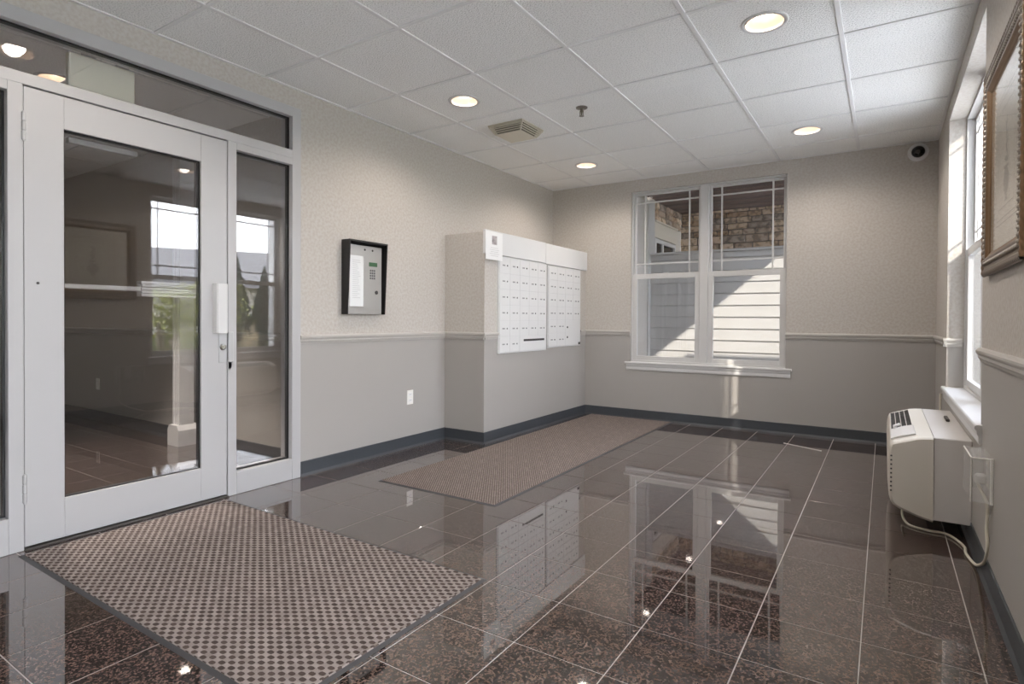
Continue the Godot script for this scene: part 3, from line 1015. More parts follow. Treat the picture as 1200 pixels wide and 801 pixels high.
func recessed_lamp(at: Vector3, label: String, group: String, energy: float, beam := 80.0) -> void:
	var t := thing("ceiling_lamp", label, "ceiling lamp", at, group)
	var trim := MB.new().lathe(Vector3(0, 0.006, 0), Vector3.DOWN, [[0.112, 0.0], [0.112, 0.003], [0.107, 0.007], [0.098, 0.007], [0.09, 0.0]], 40)
	part("trim_ring", trim, M.white, t)
	var can := MB.new().lathe(Vector3.ZERO, Vector3.UP, [[0.09, 0.0], [0.086, 0.03], [0.078, 0.07], [0.066, 0.1], [0.05, 0.115], [0.0, 0.115]], 40)
	part("reflector", can, M.reflector, t)
	var bulb := MB.new().lathe(Vector3(0, 0.113, 0), Vector3.DOWN, [[0.03, 0.0], [0.034, 0.02], [0.05, 0.05], [0.052, 0.062], [0.046, 0.07], [0.0, 0.076]], 32)
	part("bulb", bulb, M.lamp, t)
	var s := SpotLight3D.new()
	s.name = "lamp_light"
	s.light_energy = energy
	s.light_color = rgb(255, 243, 232)
	s.spot_angle = beam
	s.spot_angle_attenuation = 0.6
	s.spot_range = 12.0
	s.spot_attenuation = 2.0
	s.light_size = 0.045
	s.shadow_enabled = true
	t.add_child(s)
	s.position = Vector3(0, 0.025, 0)
	s.rotation.x = -PI / 2

# ---------------------------------------------------------------- mailboxes
func build_mailboxes() -> void:
	var rng := RandomNumberGenerator.new()
	rng.seed = 8
	var x := XM
	# left cabinet
	var z0 := -4.15
	var z1 := -4.998
	var a := thing("mailbox_cabinet", "white cluster mailbox cabinet nearer the door, with an outgoing mail slot", "mailbox", Vector3(x, 0.755, (z0 + z1) / 2))
	wpart("frame", bx(x - 0.02, 0.755, z1, x + 0.012, 1.615, z0, 0.002), M.mail_frame, a)
	mail_grid(a, rng, z0 - 0.012, z1 + 0.012, 0.765, 1.603, 5, 6, [[2, 0], [3, 0], [4, 0]])
	# outgoing slot panel at the bottom right of the left cabinet
	var cw := (z0 - z1 - 0.024) / 5.0
	var zs := z0 - 0.012 - cw * 2
	var ch := (1.603 - 0.765) / 6.0
	var pnl := wpart("outgoing_panel", bx(x + 0.012, 0.7665, z1 + 0.0135, x + 0.018, 0.765 + ch - 0.0015, zs - 0.0015, 0.001), M.mail, a)
	wpart("mail_slot", bx(x + 0.0175, 0.856, z1 + 0.05, x + 0.0195, 0.876, zs - 0.07, 0.0008), M.black, pnl, "black outgoing mail slot")
	# right cabinet
	z0 = -5.022
	z1 = -5.76
	var b := thing("mailbox_cabinet", "white cluster mailbox cabinet nearer the far corner, with a parcel locker door", "mailbox", Vector3(x, 0.775, (z0 + z1) / 2))
	wpart("frame", bx(x - 0.02, 0.775, z1, x + 0.012, 1.605, z0, 0.002), M.mail_frame, b)
	mail_grid(b, rng, z0 - 0.012, z1 + 0.012, 0.785, 1.593, 4, 6, [[2, 0], [3, 0], [2, 1], [3, 1]])
	cw = (z0 - z1 - 0.024) / 4.0
	ch = (1.593 - 0.785) / 6.0
	zs = z0 - 0.012 - cw * 2
	var pd := wpart("parcel_door", bx(x + 0.012, 0.7865, z1 + 0.0135, x + 0.018, 0.785 + ch * 2 - 0.0015, zs - 0.0015, 0.001), M.mail, b)
	for y in [0.98, 0.875]:
		wpart("lock", MB.new().lathe(Vector3(x + 0.018, y, zs - 0.05), Vector3.RIGHT, [[0.011, 0.0], [0.011, 0.003], [0.004, 0.006], [0.0, 0.006]], 12), M.darkgrey, pd)
	wpart("lock", bx(x + 0.018, 0.79, z1 + 0.02, x + 0.024, 0.815, z1 + 0.06, 0.002), M.darkgrey, pd)
	# white header panels
	var h := single("header_panel", MB.new().box(Vector3(-0.01, 0, -1.028), Vector3(0.018, 0.2, 0), 0.003), M.mail, "plain white header panel over the mailbox cabinet nearer the door", "panel", Vector3(x, 1.618, ZM + 0.012))
	h = single("header_panel", MB.new().box(Vector3(-0.01, 0, -0.94), Vector3(0.018, 0.205, 0), 0.003), M.mail, "plain white header panel over the mailbox cabinet nearer the far corner", "panel", Vector3(x, 1.61, -4.976))
	# notice sheet
	var im := Image.create(128, 128, false, Image.FORMAT_RGB8)
	im.fill(rgb(240, 240, 239))
	var f := noise(41, 0.035, 2)
	for yy in range(18, 58):
		for xx in range(46, 84):
			var k := f.get_noise_2d(xx, yy) * 0.3
			im.set_pixel(xx, yy, rgb(176, 168, 168).lightened(maxf(k, 0)).darkened(maxf(-k, 0)))
	for k in 5:
		im.fill_rect(Rect2i(36 - (k % 2) * 8, 72 + k * 9, 58 + (k % 2) * 16, 2), rgb(206, 206, 205))
	var nm := mat(Color.WHITE, 0.6)
	nm.albedo_texture = ImageTexture.create_from_image(im)
	var mb := MB.new()
	var q := [Vector3(0.0012, 0, 0), Vector3(0.0012, 0, -0.25), Vector3(0.0012, 0.24, -0.25), Vector3(0.0012, 0.24, 0)]
	var tu := [Vector2(0, 1), Vector2(1, 1), Vector2(1, 0), Vector2(0, 0)]
	var X := Vector3.RIGHT
	mb.tri_s(q[0], q[1], q[2], X, X, X, tu[0], tu[1], tu[2])
	mb.tri_s(q[0], q[2], q[3], X, X, X, tu[0], tu[2], tu[3])
	mb.box(Vector3(0, 0, -0.25), Vector3(0.001, 0.24, 0))
	single("notice_sheet", mb, nm, "white paper notice with a small grey picture, taped above the left mailbox cabinet", "notice", Vector3(x + 0.018, 1.568, ZM + 0.008))

func mail_grid(a: Node3D, rng: RandomNumberGenerator, z0: float, z1: float, y0: float, y1: float, cols: int, rows: int, skip: Array) -> void:
	var cw := (z0 - z1) / cols
	var ch := (y1 - y0) / rows
	var x := XM + 0.012
	for r in rows:
		for c in cols:
			if [c, r] in skip:
				continue
			var za := z0 - cw * c
			var ya := y0 + ch * r
			var d := wpart("mail_door", bx(x, ya + 0.0013, za - cw + 0.0006, x + 0.006, ya + ch - 0.0015, za - 0.0006, 0.0008), M.mail, a)
			var yc := ya + ch * 0.52
			wpart("lock", MB.new().lathe(Vector3(x + 0.006, yc, za - cw * 0.72), Vector3.RIGHT, [[0.0075, 0.0], [0.0075, 0.002], [0.003, 0.005], [0.0, 0.005]], 10), M.key if rng.randf() > 0.15 else M.black, d)
			wpart("number_plate", bx(x + 0.006, yc - 0.006, za - cw * 0.5, x + 0.0068, yc + 0.006, za - cw * 0.26), M.label, d)

# ---------------------------------------------------------------- mats
func build_mats() -> void:
	floor_mat("floor_mat", "wide woven taupe and brown entrance mat with a dark rubber edge, at the glass door", Vector3(-2.275, 0, -1.425), 1.86, 0.965, 0.008)
	floor_mat("floor_mat", "long woven tan runner mat in front of the mailboxes", Vector3(-2.30, 0, -4.29), 0.93, 3.24, 0.008)

func floor_mat(called: String, label: String, at: Vector3, w: float, l: float, h: float) -> void:
	var t := thing(called, label, "mat", at)
	var e := 0.018
	var edge := MB.new()
	# bevelled rubber border
	var o := [Vector3(-w / 2, 0.0005, -l / 2), Vector3(w / 2, 0.0005, -l / 2), Vector3(w / 2, 0.0005, l / 2), Vector3(-w / 2, 0.0005, l / 2)]
	var i := [Vector3(-w / 2 + e, h * 0.55, -l / 2 + e), Vector3(w / 2 - e, h * 0.55, -l / 2 + e), Vector3(w / 2 - e, h * 0.55, l / 2 - e), Vector3(-w / 2 + e, h * 0.55, l / 2 - e)]
	for k in 4:
		edge.face(o[k], o[(k + 1) % 4], i[(k + 1) % 4], i[k], Vector3(0, -10, 0))
	edge.quad(o[0], o[1], o[2], o[3], Vector3.DOWN)
	part("rubber_edge", edge, M.rubber, t)
	part("pile", MB.new().box(Vector3(-w / 2 + e, 0.001, -l / 2 + e), Vector3(w / 2 - e, h, l / 2 - e), 0.003), M.weave if w > l else M.weave_long, t)

# ---------------------------------------------------------------- fittings on walls and ceiling
func outlet(label: String, at: Vector3, out: Vector3) -> void:
	var t := thing("outlet", label, "outlet", at)
	t.basis = Basis.looking_at(-out, Vector3.UP)      # local +z faces the room
	part("cover_plate", MB.new().box(Vector3(-0.036, -0.058, 0), Vector3(0.036, 0.058, 0.006), 0.002), M.outlet, t)
	for y in [-0.024, 0.024]:
		var r := part("receptacle", MB.new().box(Vector3(-0.017, y - 0.015, 0.006), Vector3(0.017, y + 0.015, 0.0085), 0.002), M.plate, t)
		part("slots", MB.new().box(Vector3(-0.009, y - 0.004, 0.0084), Vector3(-0.007, y + 0.006, 0.0088)).box(Vector3(0.007, y - 0.004, 0.0084), Vector3(0.009, y + 0.006, 0.0088)), M.black, r)

func build_fittings() -> void:
	# intercom
	var at := Vector3(XL, 1.09, -2.985)
	var t := thing("intercom", "stainless intercom panel in a black hooded wall box, beside the glass door", "intercom", at)
	var hw := 0.185
	var hh := 0.535
	# hood: deeper at the top, local +x into the room, z along the wall
	var side := [Vector2(0, 0), Vector2(0.062, 0), Vector2(0.088, hh - 0.01), Vector2(0.088, hh), Vector2(0, hh)]
	var hood := MB.new()
	hood.prism(side, Vector3(0, 0, hw - 0.008), Vector3(0, 0, 0.008), Vector3.RIGHT, Vector3.UP)
	hood.prism(side, Vector3(0, 0, -hw), Vector3(0, 0, 0.008), Vector3.RIGHT, Vector3.UP)
	hood.box(Vector3(0, hh - 0.012, -hw + 0.008), Vector3(0.088, hh, hw - 0.008))
	hood.box(Vector3(0, 0, -hw + 0.008), Vector3(0.01, hh - 0.012, hw - 0.008))
	part("hood", hood, M.black, t)
	var fx := 0.054
	var fp := part("face_plate", MB.new().box(Vector3(0.01, 0.0, -hw + 0.03), Vector3(fx, hh - 0.03, hw - 0.01), 0.003), M.steel, t)
	part("side_cheek", MB.new().box(Vector3(0.01, 0.0, -hw + 0.008), Vector3(0.03, hh - 0.03, -hw + 0.03)), M.black, t)
	var dir := Image.create(96, 256, false, Image.FORMAT_RGB8)
	dir.fill(rgb(228, 230, 230))
	var rng := RandomNumberGenerator.new()
	rng.seed = 4
	for k in 20:
		dir.fill_rect(Rect2i(18, 22 + k * 10, rng.randi_range(34, 58), 3), rgb(204, 206, 207))
	var dm := mat(Color.WHITE, 0.15)
	dm.albedo_texture = ImageTexture.create_from_image(dir)
	var mb := MB.new()
	var X := Vector3.RIGHT
	var z0 := 0.158
	var z1 := 0.032
	mb.tri_s(Vector3(fx + 0.003, 0.06, z0), Vector3(fx + 0.003, 0.06, z1), Vector3(fx + 0.003, 0.425, z1), X, X, X, Vector2(0, 1), Vector2(1, 1), Vector2(1, 0))
	mb.tri_s(Vector3(fx + 0.003, 0.06, z0), Vector3(fx + 0.003, 0.425, z1), Vector3(fx + 0.003, 0.425, z0), X, X, X, Vector2(0, 1), Vector2(1, 0), Vector2(0, 0))
	part("directory", mb, dm, t, Vector3.ZERO, "white directory card under glass")
	var fr := MB.new()
	for e in [[0.052, z1 - 0.004, 0.433, z1], [0.052, z0, 0.433, z0 + 0.004], [0.052, z1, 0.06, z0], [0.425, z1, 0.433, z0]]:
		fr.box(Vector3(fx, e[0], e[1]), Vector3(fx + 0.005, e[2], e[3]), 0.001)
	part("directory_frame", fr, M.steel, t)
	part("display", MB.new().box(Vector3(fx, 0.357, -0.107), Vector3(fx + 0.003, 0.387, -0.025), 0.001), M.lcd, t, Vector3.ZERO, "green display strip")
	for r in 4:
		for c in 3:
			part("key", MB.new().box(Vector3(fx, 0.262 + r * 0.019, -0.086 + c * 0.019), Vector3(fx + 0.004, 0.276 + r * 0.019, -0.072 + c * 0.019), 0.0015), M.key, t)
	for z in [0.015, -0.06]:
		part("screw", MB.new().lathe(Vector3(fx, 0.475, z), X, [[0.008, 0.0], [0.008, 0.002], [0.0, 0.003]], 14), M.darkgrey, t)
	part("lock", MB.new().lathe(Vector3(fx, 0.165, -0.1), X, [[0.014, 0.0], [0.014, 0.005], [0.009, 0.008], [0.0, 0.008]], 16), M.darkgrey, t)
	# outlets
	outlet("white duplex outlet low on the left wall below the intercom", Vector3(XL, 0.415, -3.512), Vector3.RIGHT)
	outlet("cream duplex outlet on the inner lobby wall, seen through the door glass", Vector3(-6.75, 0.375, -2.64), Vector3.BACK)
	# security camera
	var c := thing("security_camera", "small white dome security camera high in the far right corner", "camera", Vector3(0.222, 2.478, ZB))
	part("base", MB.new().lathe(Vector3.ZERO, Vector3.BACK, [[0.074, 0.0], [0.074, 0.016], [0.068, 0.03], [0.05, 0.036], [0.047, 0.03]], 32), M.white, c)
	part("dome", MB.new().lathe(Vector3(0, 0, 0.03), Vector3.BACK, [[0.048, 0.0], [0.045, 0.016], [0.036, 0.032], [0.02, 0.043], [0.0, 0.047]], 28), mat(rgb(26, 27, 30), 0.08), c)
	part("lens", MB.new().lathe(Vector3(-0.004, -0.008, 0.068), Vector3(-0.1, -0.25, 1), [[0.017, 0.0], [0.017, 0.012], [0.011, 0.013], [0.0, 0.010]], 20), M.darkgrey, c)
	# sprinkler
	var s := thing("sprinkler", "chrome pendent sprinkler head hanging from the ceiling", "sprinkler", Vector3(-1.822, H + 0.006, -3.71))
	part("escutcheon", MB.new().lathe(Vector3.ZERO, Vector3.DOWN, [[0.042, 0.0], [0.04, 0.006], [0.02, 0.012], [0.014, 0.013]], 28), M.pewter, s)
	part("body", MB.new().lathe(Vector3(0, -0.01, 0), Vector3.DOWN, [[0.012, 0.0], [0.012, 0.018], [0.008, 0.022], [0.006, 0.045], [0.004, 0.05], [0.0, 0.05]], 16).box(Vector3(-0.015, -0.056, -0.002), Vector3(-0.011, -0.024, 0.002)).box(Vector3(0.011, -0.056, -0.002), Vector3(0.015, -0.024, 0.002)), M.pewter, s)
	part("deflector", MB.new().lathe(Vector3(0, -0.058, 0), Vector3.DOWN, [[0.0, 0.0], [0.017, 0.001], [0.018, 0.003], [0.0, 0.003]], 20), M.pewter, s)
	# louvred air vent
	var v := thing("air_vent", "cream louvred square air vent under a ceiling tile", "vent", Vector3(-2.452, H + 0.006, -3.83))
	var o := 0.16
	var i := 0.118
	var d := -0.07
	part("base_frame", MB.new().box(Vector3(-o, -0.006, -o), Vector3(o, 0, o), 0.002), M.cream, v)
	part("face_panel", MB.new().box(Vector3(-i, d, -i), Vector3(i, d + 0.005, i), 0.002), M.cream, v)
	part("core", MB.new().prism([Vector2(-o + 0.018, -0.006), Vector2(o - 0.018, -0.006), Vector2(i - 0.016, d + 0.005), Vector2(-i + 0.016, d + 0.005)], Vector3(0, 0, -i + 0.016), Vector3(0, 0, 2 * i - 0.032), Vector3.RIGHT, Vector3.UP), M.vent_core, v)
	for sd in 4:
		var b := Basis(Vector3.UP, sd * PI / 2)
		for k in 4:
			var f := (k + 0.6) / 4.6
			var rr := lerpf(o, i, f)
			var yy := lerpf(-0.008, d + 0.004, f)
			var m := MB.new()
			m.xf = Transform3D(b, Vector3.ZERO)
			m.prism([Vector2(rr - 0.016, yy + 0.007), Vector2(rr - 0.016, yy + 0.004), Vector2(rr, yy - 0.006), Vector2(rr, yy + 0.001)], Vector3(0, 0, -rr), Vector3(0, 0, 2 * rr), Vector3.RIGHT, Vector3.UP)
			part("slat", m, M.cream, v)
		var post := MB.new()
		post.xf = Transform3D(b, Vector3.ZERO)
		post.tube([Vector3(o - 0.003, -0.004, o - 0.003), Vector3(i - 0.003, d + 0.002, i - 0.003)], 0.005, 6)
		part("corner_post", post, M.cream, v)

# ---------------------------------------------------------------- air conditioner, cover box and cord
func build_air_conditioner() -> void:
	var z0 := -3.5
	var z1 := -4.62
	var t := thing("air_conditioner", "cream through-wall air conditioner under the right-hand window", "air conditioner", Vector3(0.2, 0.08, (z0 + z1) / 2))
	# sleeve between wall and cover
	wpart("sleeve", bx(0.208, 0.082, z1, XR, 0.49, z0, 0.004), M.lilac, t)
	var prof := [Vector2(0.208, 0.07), Vector2(0.15, 0.085), Vector2(0.1, 0.102), Vector2(0.065, 0.118), Vector2(0.045, 0.132), Vector2(0.034, 0.15), Vector2(0.027, 0.18), Vector2(0.021, 0.25), Vector2(0.019, 0.33), Vector2(0.021, 0.39), Vector2(0.026, 0.425), Vector2(0.034, 0.4450), Vector2(0.05, 0.4522), Vector2(0.08, 0.4626), Vector2(0.12, 0.4762), Vector2(0.14, 0.4832), Vector2(0.17, 0.4882), Vector2(0.208, 0.491)]
	wpart("cover", soft_shell(prof, z0 + 0.004, z1 - 0.004, 0.012), M.almond, t)
	# discharge grille sunk in the sloping top
	var p0 := Vector2(0.038, 0.4490)
	var p1 := Vector2(0.136, 0.4822)
	var along := (p1 - p0).normalized()
	var up := Vector2(-along.y, along.x)
	var e0 := p0 + up * 0.0012
	var ux := Vector3(along.x, along.y, 0)
	var uy := Vector3(up.x, up.y, 0)
	var base := Vector3(e0.x, e0.y, 0)
	var len := (p1 - p0).length()
	var back := MB.new().prism([Vector2(0, 0), Vector2(len, 0), Vector2(len, 0.001), Vector2(0, 0.001)], base + Vector3(0, 0, -4.55), Vector3(0, 0, 0.66), ux, uy)
	var gr := wpart("grille", back, M.black, t, "dark discharge grille with cream bars")
	for k in 5:
		var a := len * k / 4.0
		var bar := MB.new().prism([Vector2(a - 0.0018, 0.0), Vector2(a + 0.0018, 0.0), Vector2(a + 0.0012, 0.003), Vector2(a - 0.0012, 0.003)], base + Vector3(0, 0, -4.55), Vector3(0, 0, 0.66), ux, uy)
		wpart("grille_bar", bar, M.almond, gr)
	for k in 6:
		var z := -4.55 + 0.66 * k / 5.0
		var bar := MB.new().prism([Vector2(0, 0), Vector2(len, 0), Vector2(len, 0.0015), Vector2(0, 0.0015)], base + Vector3(0, 0, z - 0.003), Vector3(0, 0, 0.006), ux, uy)
		wpart("grille_bar", bar, M.darkgrey, gr)
	# control flap
	var fl := MB.new().prism([Vector2(-0.004, 0.0), Vector2(len + 0.006, 0.0), Vector2(len + 0.004, 0.006), Vector2(len * 0.5, 0.009), Vector2(-0.002, 0.005)], base + Vector3(0, 0, -3.875), Vector3(0, 0, 0.3), ux, uy)
	wpart("control_flap", fl, M.lilac, t)
	wpart("knob", MB.new().tube([base + ux * 0.02 + uy * 0.008 + Vector3(0, 0, -3.86), base + ux * 0.02 + uy * 0.02 + Vector3(0, 0, -3.86), base + ux * 0.05 + uy * 0.022 + Vector3(0, 0, -3.87)], 0.008, 8), M.white, t)
	# column of vent holes on the near end, close to the front edge
	for k in 9:
		wpart("vent_hole", bx(0.032, 0.2 + k * 0.022, z0 + 0.003, 0.04, 0.208 + k * 0.022, z0 + 0.0052), M.darkgrey, t)
	wpart("sleeve_latch", bx(0.30, 0.49, -4.25, 0.318, 0.505, -4.1, 0.003), M.darkgrey, t)

	# clear plastic box over the socket
	var b := thing("socket_cover", "clear plastic protective box over the wall socket beside the air conditioner", "socket cover", Vector3(XR, 0.352, -3.0))
	var x0 := 0.291
	var th := 0.003
	var shell := MB.new()
	shell.box(Vector3(x0, 0.354, -3.13), Vector3(x0 + th, 0.526, -2.88))
	shell.box(Vector3(x0 + th, 0.354, -2.88 - th), Vector3(XR, 0.526, -2.88))
	shell.box(Vector3(x0 + th, 0.354, -3.13), Vector3(XR, 0.526, -3.13 + th))
	shell.box(Vector3(x0 + th, 0.526 - th, -3.13 + th), Vector3(XR, 0.526, -2.88 - th))
	wpart("box", shell, M.acrylic, b)
	var rim := MB.new()
	rim.box(Vector3(XR - 0.01, 0.35, -2.88), Vector3(XR, 0.53, -2.872), 0.002)
	rim.box(Vector3(x0 - 0.001, 0.524, -3.132), Vector3(x0 + 0.005, 0.529, -2.878), 0.002)
	rim.box(Vector3(x0 - 0.001, 0.352, -2.884), Vector3(x0 + 0.003, 0.529, -2.878), 0.001)
	rim.box(Vector3(x0, 0.524, -2.884), Vector3(XR, 0.529, -2.878), 0.001)
	wpart("rim", rim, M.outlet, b)
	outlet("white wall socket inside the clear plastic box", Vector3(XR, 0.45, -2.99), Vector3.LEFT)
	var pl := single("plug", MB.new().box(Vector3(-0.045, -0.02, -0.018), Vector3(-0.0095, 0.02, 0.018), 0.006), M.outlet, "white power plug in the socket under the clear plastic box", "plug", Vector3(XR, 0.425, -2.985))
	pl.position = Vector3(XR, 0.424, -2.99)
	# cord
	var pts := [Vector3(0.10, 0.09, -3.72), Vector3(0.09, 0.03, -3.72), Vector3(0.115, 0.008, -3.62), Vector3(0.196, 0.008, -3.57), Vector3(0.262, 0.008, -3.565), Vector3(0.30, 0.008, -3.5), Vector3(0.325, 0.008, -3.4), Vector3(0.322, 0.009, -3.31), Vector3(0.335, 0.01, -3.2), Vector3(0.343, 0.028, -3.12), Vector3(0.346, 0.1, -2.96), Vector3(0.346, 0.18, -2.885), Vector3(0.346, 0.25, -2.915), Vector3(0.346, 0.34, -2.9), Vector3(0.33, 0.39, -2.96), Vector3(0.318, 0.42, -2.99)]
	single("power_cord", MB.new().tube(smooth(pts, 6), 0.006, 10), M.cream, "cream power cord looping over the floor from the air conditioner to the socket", "cord")

	single("cable", MB.new().tube(smooth([Vector3(0.348, 0.104, -5.24), Vector3(0.349, 0.3, -5.24), Vector3(0.349, 0.5, -5.235), Vector3(0.352, 0.535, -5.235)], 4), 0.0075, 8), M.cream, "short cream cable standing up the wall behind the air conditioner", "cable")
	single("floor_strip", MB.new().box(Vector3(-0.17, 0, -0.004), Vector3(0.17, 0.003, 0.004), 0.001), M.outlet, "thin pale strip lying askew on a floor tile by the far baseboard", "strip", Vector3(-0.572, 0.0008, -5.385)).rotation.y = -0.477

func smooth(pts: Array, steps: int) -> Array:
	var c := Curve3D.new()
	for i in pts.size():
		var d: Vector3 = (pts[mini(i + 1, pts.size() - 1)] - pts[maxi(i - 1, 0)]) / 6.0
		c.add_point(pts[i], -d, d)
	var out := []
	for i in pts.size() - 1:
		for k in steps:
			out.append(c.sample(i, float(k) / steps))
	out.append(pts[-1])
	return out

func soft_shell(prof: Array, za: float, zb: float, r: float) -> MB:     # extruded profile whose end edges are rounded over
	var mb := MB.new()
	var mid := Vector2()
	for p in prof:
		mid += p / prof.size()
	var rings := []
	var sgn := signf(zb - za)
	var steps := [[1.0, 0.0], [0.4, 0.12], [0.12, 0.45], [0.0, 1.0]]
	var levels := []
	for s in steps:
		levels.append([za + sgn * r * s[1], s[0] * r])
	for k in range(steps.size() - 1, -1, -1):
		levels.append([zb - sgn * r * steps[k][1], steps[k][0] * r])
	for l in levels:
		var ring := []
		for i in prof.size():
			var p: Vector2 = prof[i]
			var a: Vector2 = prof[maxi(i - 1, 0)]
			var b: Vector2 = prof[mini(i + 1, prof.size() - 1)]
			var t := (b - a).normalized()
			var nn := Vector2(-t.y, t.x)
			if nn.dot(p - mid) < 0: nn = -nn
			var q: Vector2 = p - nn * l[1]
			ring.append([Vector3(q.x, q.y, l[0]), Vector3(nn.x, nn.y, 0)])
		rings.append(ring)
	for j in rings.size() - 1:
		for i in prof.size() - 1:
			var a = rings[j][i]; var b = rings[j][i + 1]; var c = rings[j + 1][i + 1]; var d = rings[j + 1][i]
			var ez := Vector3()
			var nj := [Vector3(), Vector3()]
			for q in 2:
				var k := j + q
				var tilt := 0.0
				if k < 3: tilt = -sgn * [0.9, 0.6, 0.25][k]
				elif k > rings.size() - 4: tilt = sgn * [0.25, 0.6, 0.9][k - (rings.size() - 3)]
				nj[q] = Vector3(0, 0, tilt)
			mb.tri_s(a[0], b[0], c[0], (a[1] + nj[0]).normalized(), (b[1] + nj[0]).normalized(), (c[1] + nj[1]).normalized(), Vector2(), Vector2(), Vector2())
			mb.tri_s(a[0], c[0], d[0], (a[1] + nj[0]).normalized(), (c[1] + nj[1]).normalized(), (d[1] + nj[1]).normalized(), Vector2(), Vector2(), Vector2())
	for e in [[rings[0], -sgn], [rings[-1], sgn]]:
		var pp := PackedVector2Array()
		for q in e[0]:
			pp.append(Vector2(q[0].x, q[0].y))
		var idx := Geometry2D.triangulate_polygon(pp)
		for i in range(0, idx.size(), 3):
			mb.tri(e[0][idx[i]][0], e[0][idx[i + 1]][0], e[0][idx[i + 2]][0], Vector3(0, 0, e[1]))
	return mb

# ---------------------------------------------------------------- framed picture
func build_picture() -> void:
	# local axes: x along the wall (towards the camera), y up, z out of the wall
	var w := 0.80
	var h := 0.80
	var at := Vector3(XR, 1.255, -2.665)
	var t := thing("picture", "botanical print in a wide antique gold and bronze frame, right of the window", "picture", at)
	t.rotation.y = -PI / 2
	var bronze := mat(rgb(118, 104, 90), 0.36, 0.45)
	var gold := mat(rgb(122, 96, 68), 0.42, 0.45)
	var rope_brown := mat(rgb(128, 98, 68), 0.4, 0.35)
	var silver := mat(rgb(176, 168, 158), 0.32, 0.6)
	# mitred profile: [inset from the outer edge, height off the wall]
	var prof := [[0.0, 0.0], [0.0, 0.018], [0.006, 0.024], [0.014, 0.024], [0.02, 0.02], [0.034, 0.018], [0.046, 0.02], [0.056, 0.022], [0.062, 0.021], [0.07, 0.014], [0.078, 0.010], [0.082, 0.006]]
	part("frame", mitred(prof, w, h, 0, 8), bronze, t)
	part("inner_lip", mitred(prof, w, h, 8, 11), gold, t)
	# twisted rope along the outer edge
	for s in 4:
		var a := Vector3(-w / 2, 0, 0)
		var b := Vector3(w / 2, 0, 0)
		match s:
			1: a = Vector3(w / 2, 0, 0); b = Vector3(w / 2, h, 0)
			2: a = Vector3(w / 2, h, 0); b = Vector3(-w / 2, h, 0)
			3: a = Vector3(-w / 2, h, 0); b = Vector3(-w / 2, 0, 0)
		var off := Vector3(0, 0, 0.016)
		part("rope_moulding", rope(a + off, b + off, 0.0105, 0.028), rope_brown if s % 2 == 1 else bronze, t)
	# bead row
	var beads := MB.new()
	for s in 4:
		var len := (w if s % 2 == 0 else h) - 0.08
		var cnt := int(len / 0.021)
		for k in cnt:
			var f := -len / 2 + len * (k + 0.5) / cnt
			var p := Vector3(f, 0.04, 0.019)
			if s == 1: p = Vector3(w / 2 - 0.04, h / 2 + f, 0.019)
			elif s == 2: p = Vector3(f, h - 0.04, 0.019)
			elif s == 3: p = Vector3(-w / 2 + 0.04, h / 2 + f, 0.019)
			beads.lathe(p, Vector3.BACK, [[0.0085, -0.002], [0.008, 0.004], [0.0045, 0.008], [0.0, 0.009]], 8)
	part("beading", beads, silver, t).set_meta("kind", "stuff")
	# print: cream mount, ruled lines and an urn with a plant
	var iw := w - 0.15
	var ih := h - 0.15
	var im := print_image()
	var pm := mat(Color.WHITE, 0.8)
	pm.albedo_texture = ImageTexture.create_from_image(im)
	var mb := MB.new()
	var q := [Vector3(-iw / 2, 0.075, 0.004), Vector3(iw / 2, 0.075, 0.004), Vector3(iw / 2, 0.075 + ih, 0.004), Vector3(-iw / 2, 0.075 + ih, 0.004)]
	var N := Vector3.BACK
	mb.tri_s(q[0], q[1], q[2], N, N, N, Vector2(0, 1), Vector2(1, 1), Vector2(1, 0))
	mb.tri_s(q[0], q[2], q[3], N, N, N, Vector2(0, 1), Vector2(1, 0), Vector2(0, 0))
	part("print", mb, pm, t, Vector3.ZERO, "faded print of a plant in an urn inside ruled lines")
	part("glass", MB.new().box(Vector3(-iw / 2, 0.075, 0.006), Vector3(iw / 2, 0.075 + ih, 0.008)), M.glass, t)

func mitred(prof: Array, w: float, h: float, i0: int, i1: int) -> MB:
	var mb := MB.new()
	for i in range(i0, i1):
		var a = prof[i]; var b = prof[i + 1]
		var ra := [Vector3(-w / 2 + a[0], a[0], a[1]), Vector3(w / 2 - a[0], a[0], a[1]), Vector3(w / 2 - a[0], h - a[0], a[1]), Vector3(-w / 2 + a[0], h - a[0], a[1])]
		var rb := [Vector3(-w / 2 + b[0], b[0], b[1]), Vector3(w / 2 - b[0], b[0], b[1]), Vector3(w / 2 - b[0], h - b[0], b[1]), Vector3(-w / 2 + b[0], h - b[0], b[1])]
		for k in 4:
			var j := (k + 1) % 4
			var mid: Vector3 = (ra[k] + ra[j]) / 2
			var out := (Vector3(0, h / 2, 0) - mid).normalized()
			var nn: Vector3 = (ra[j] - ra[k]).cross(rb[k] - ra[k]).normalized()
			if nn.z < -0.001 or (absf(nn.z) < 0.001 and nn.dot(out) > 0 and a[1] < b[1]): nn = -nn
			mb.quad(ra[k], ra[j], rb[j], rb[k], nn)
	return mb

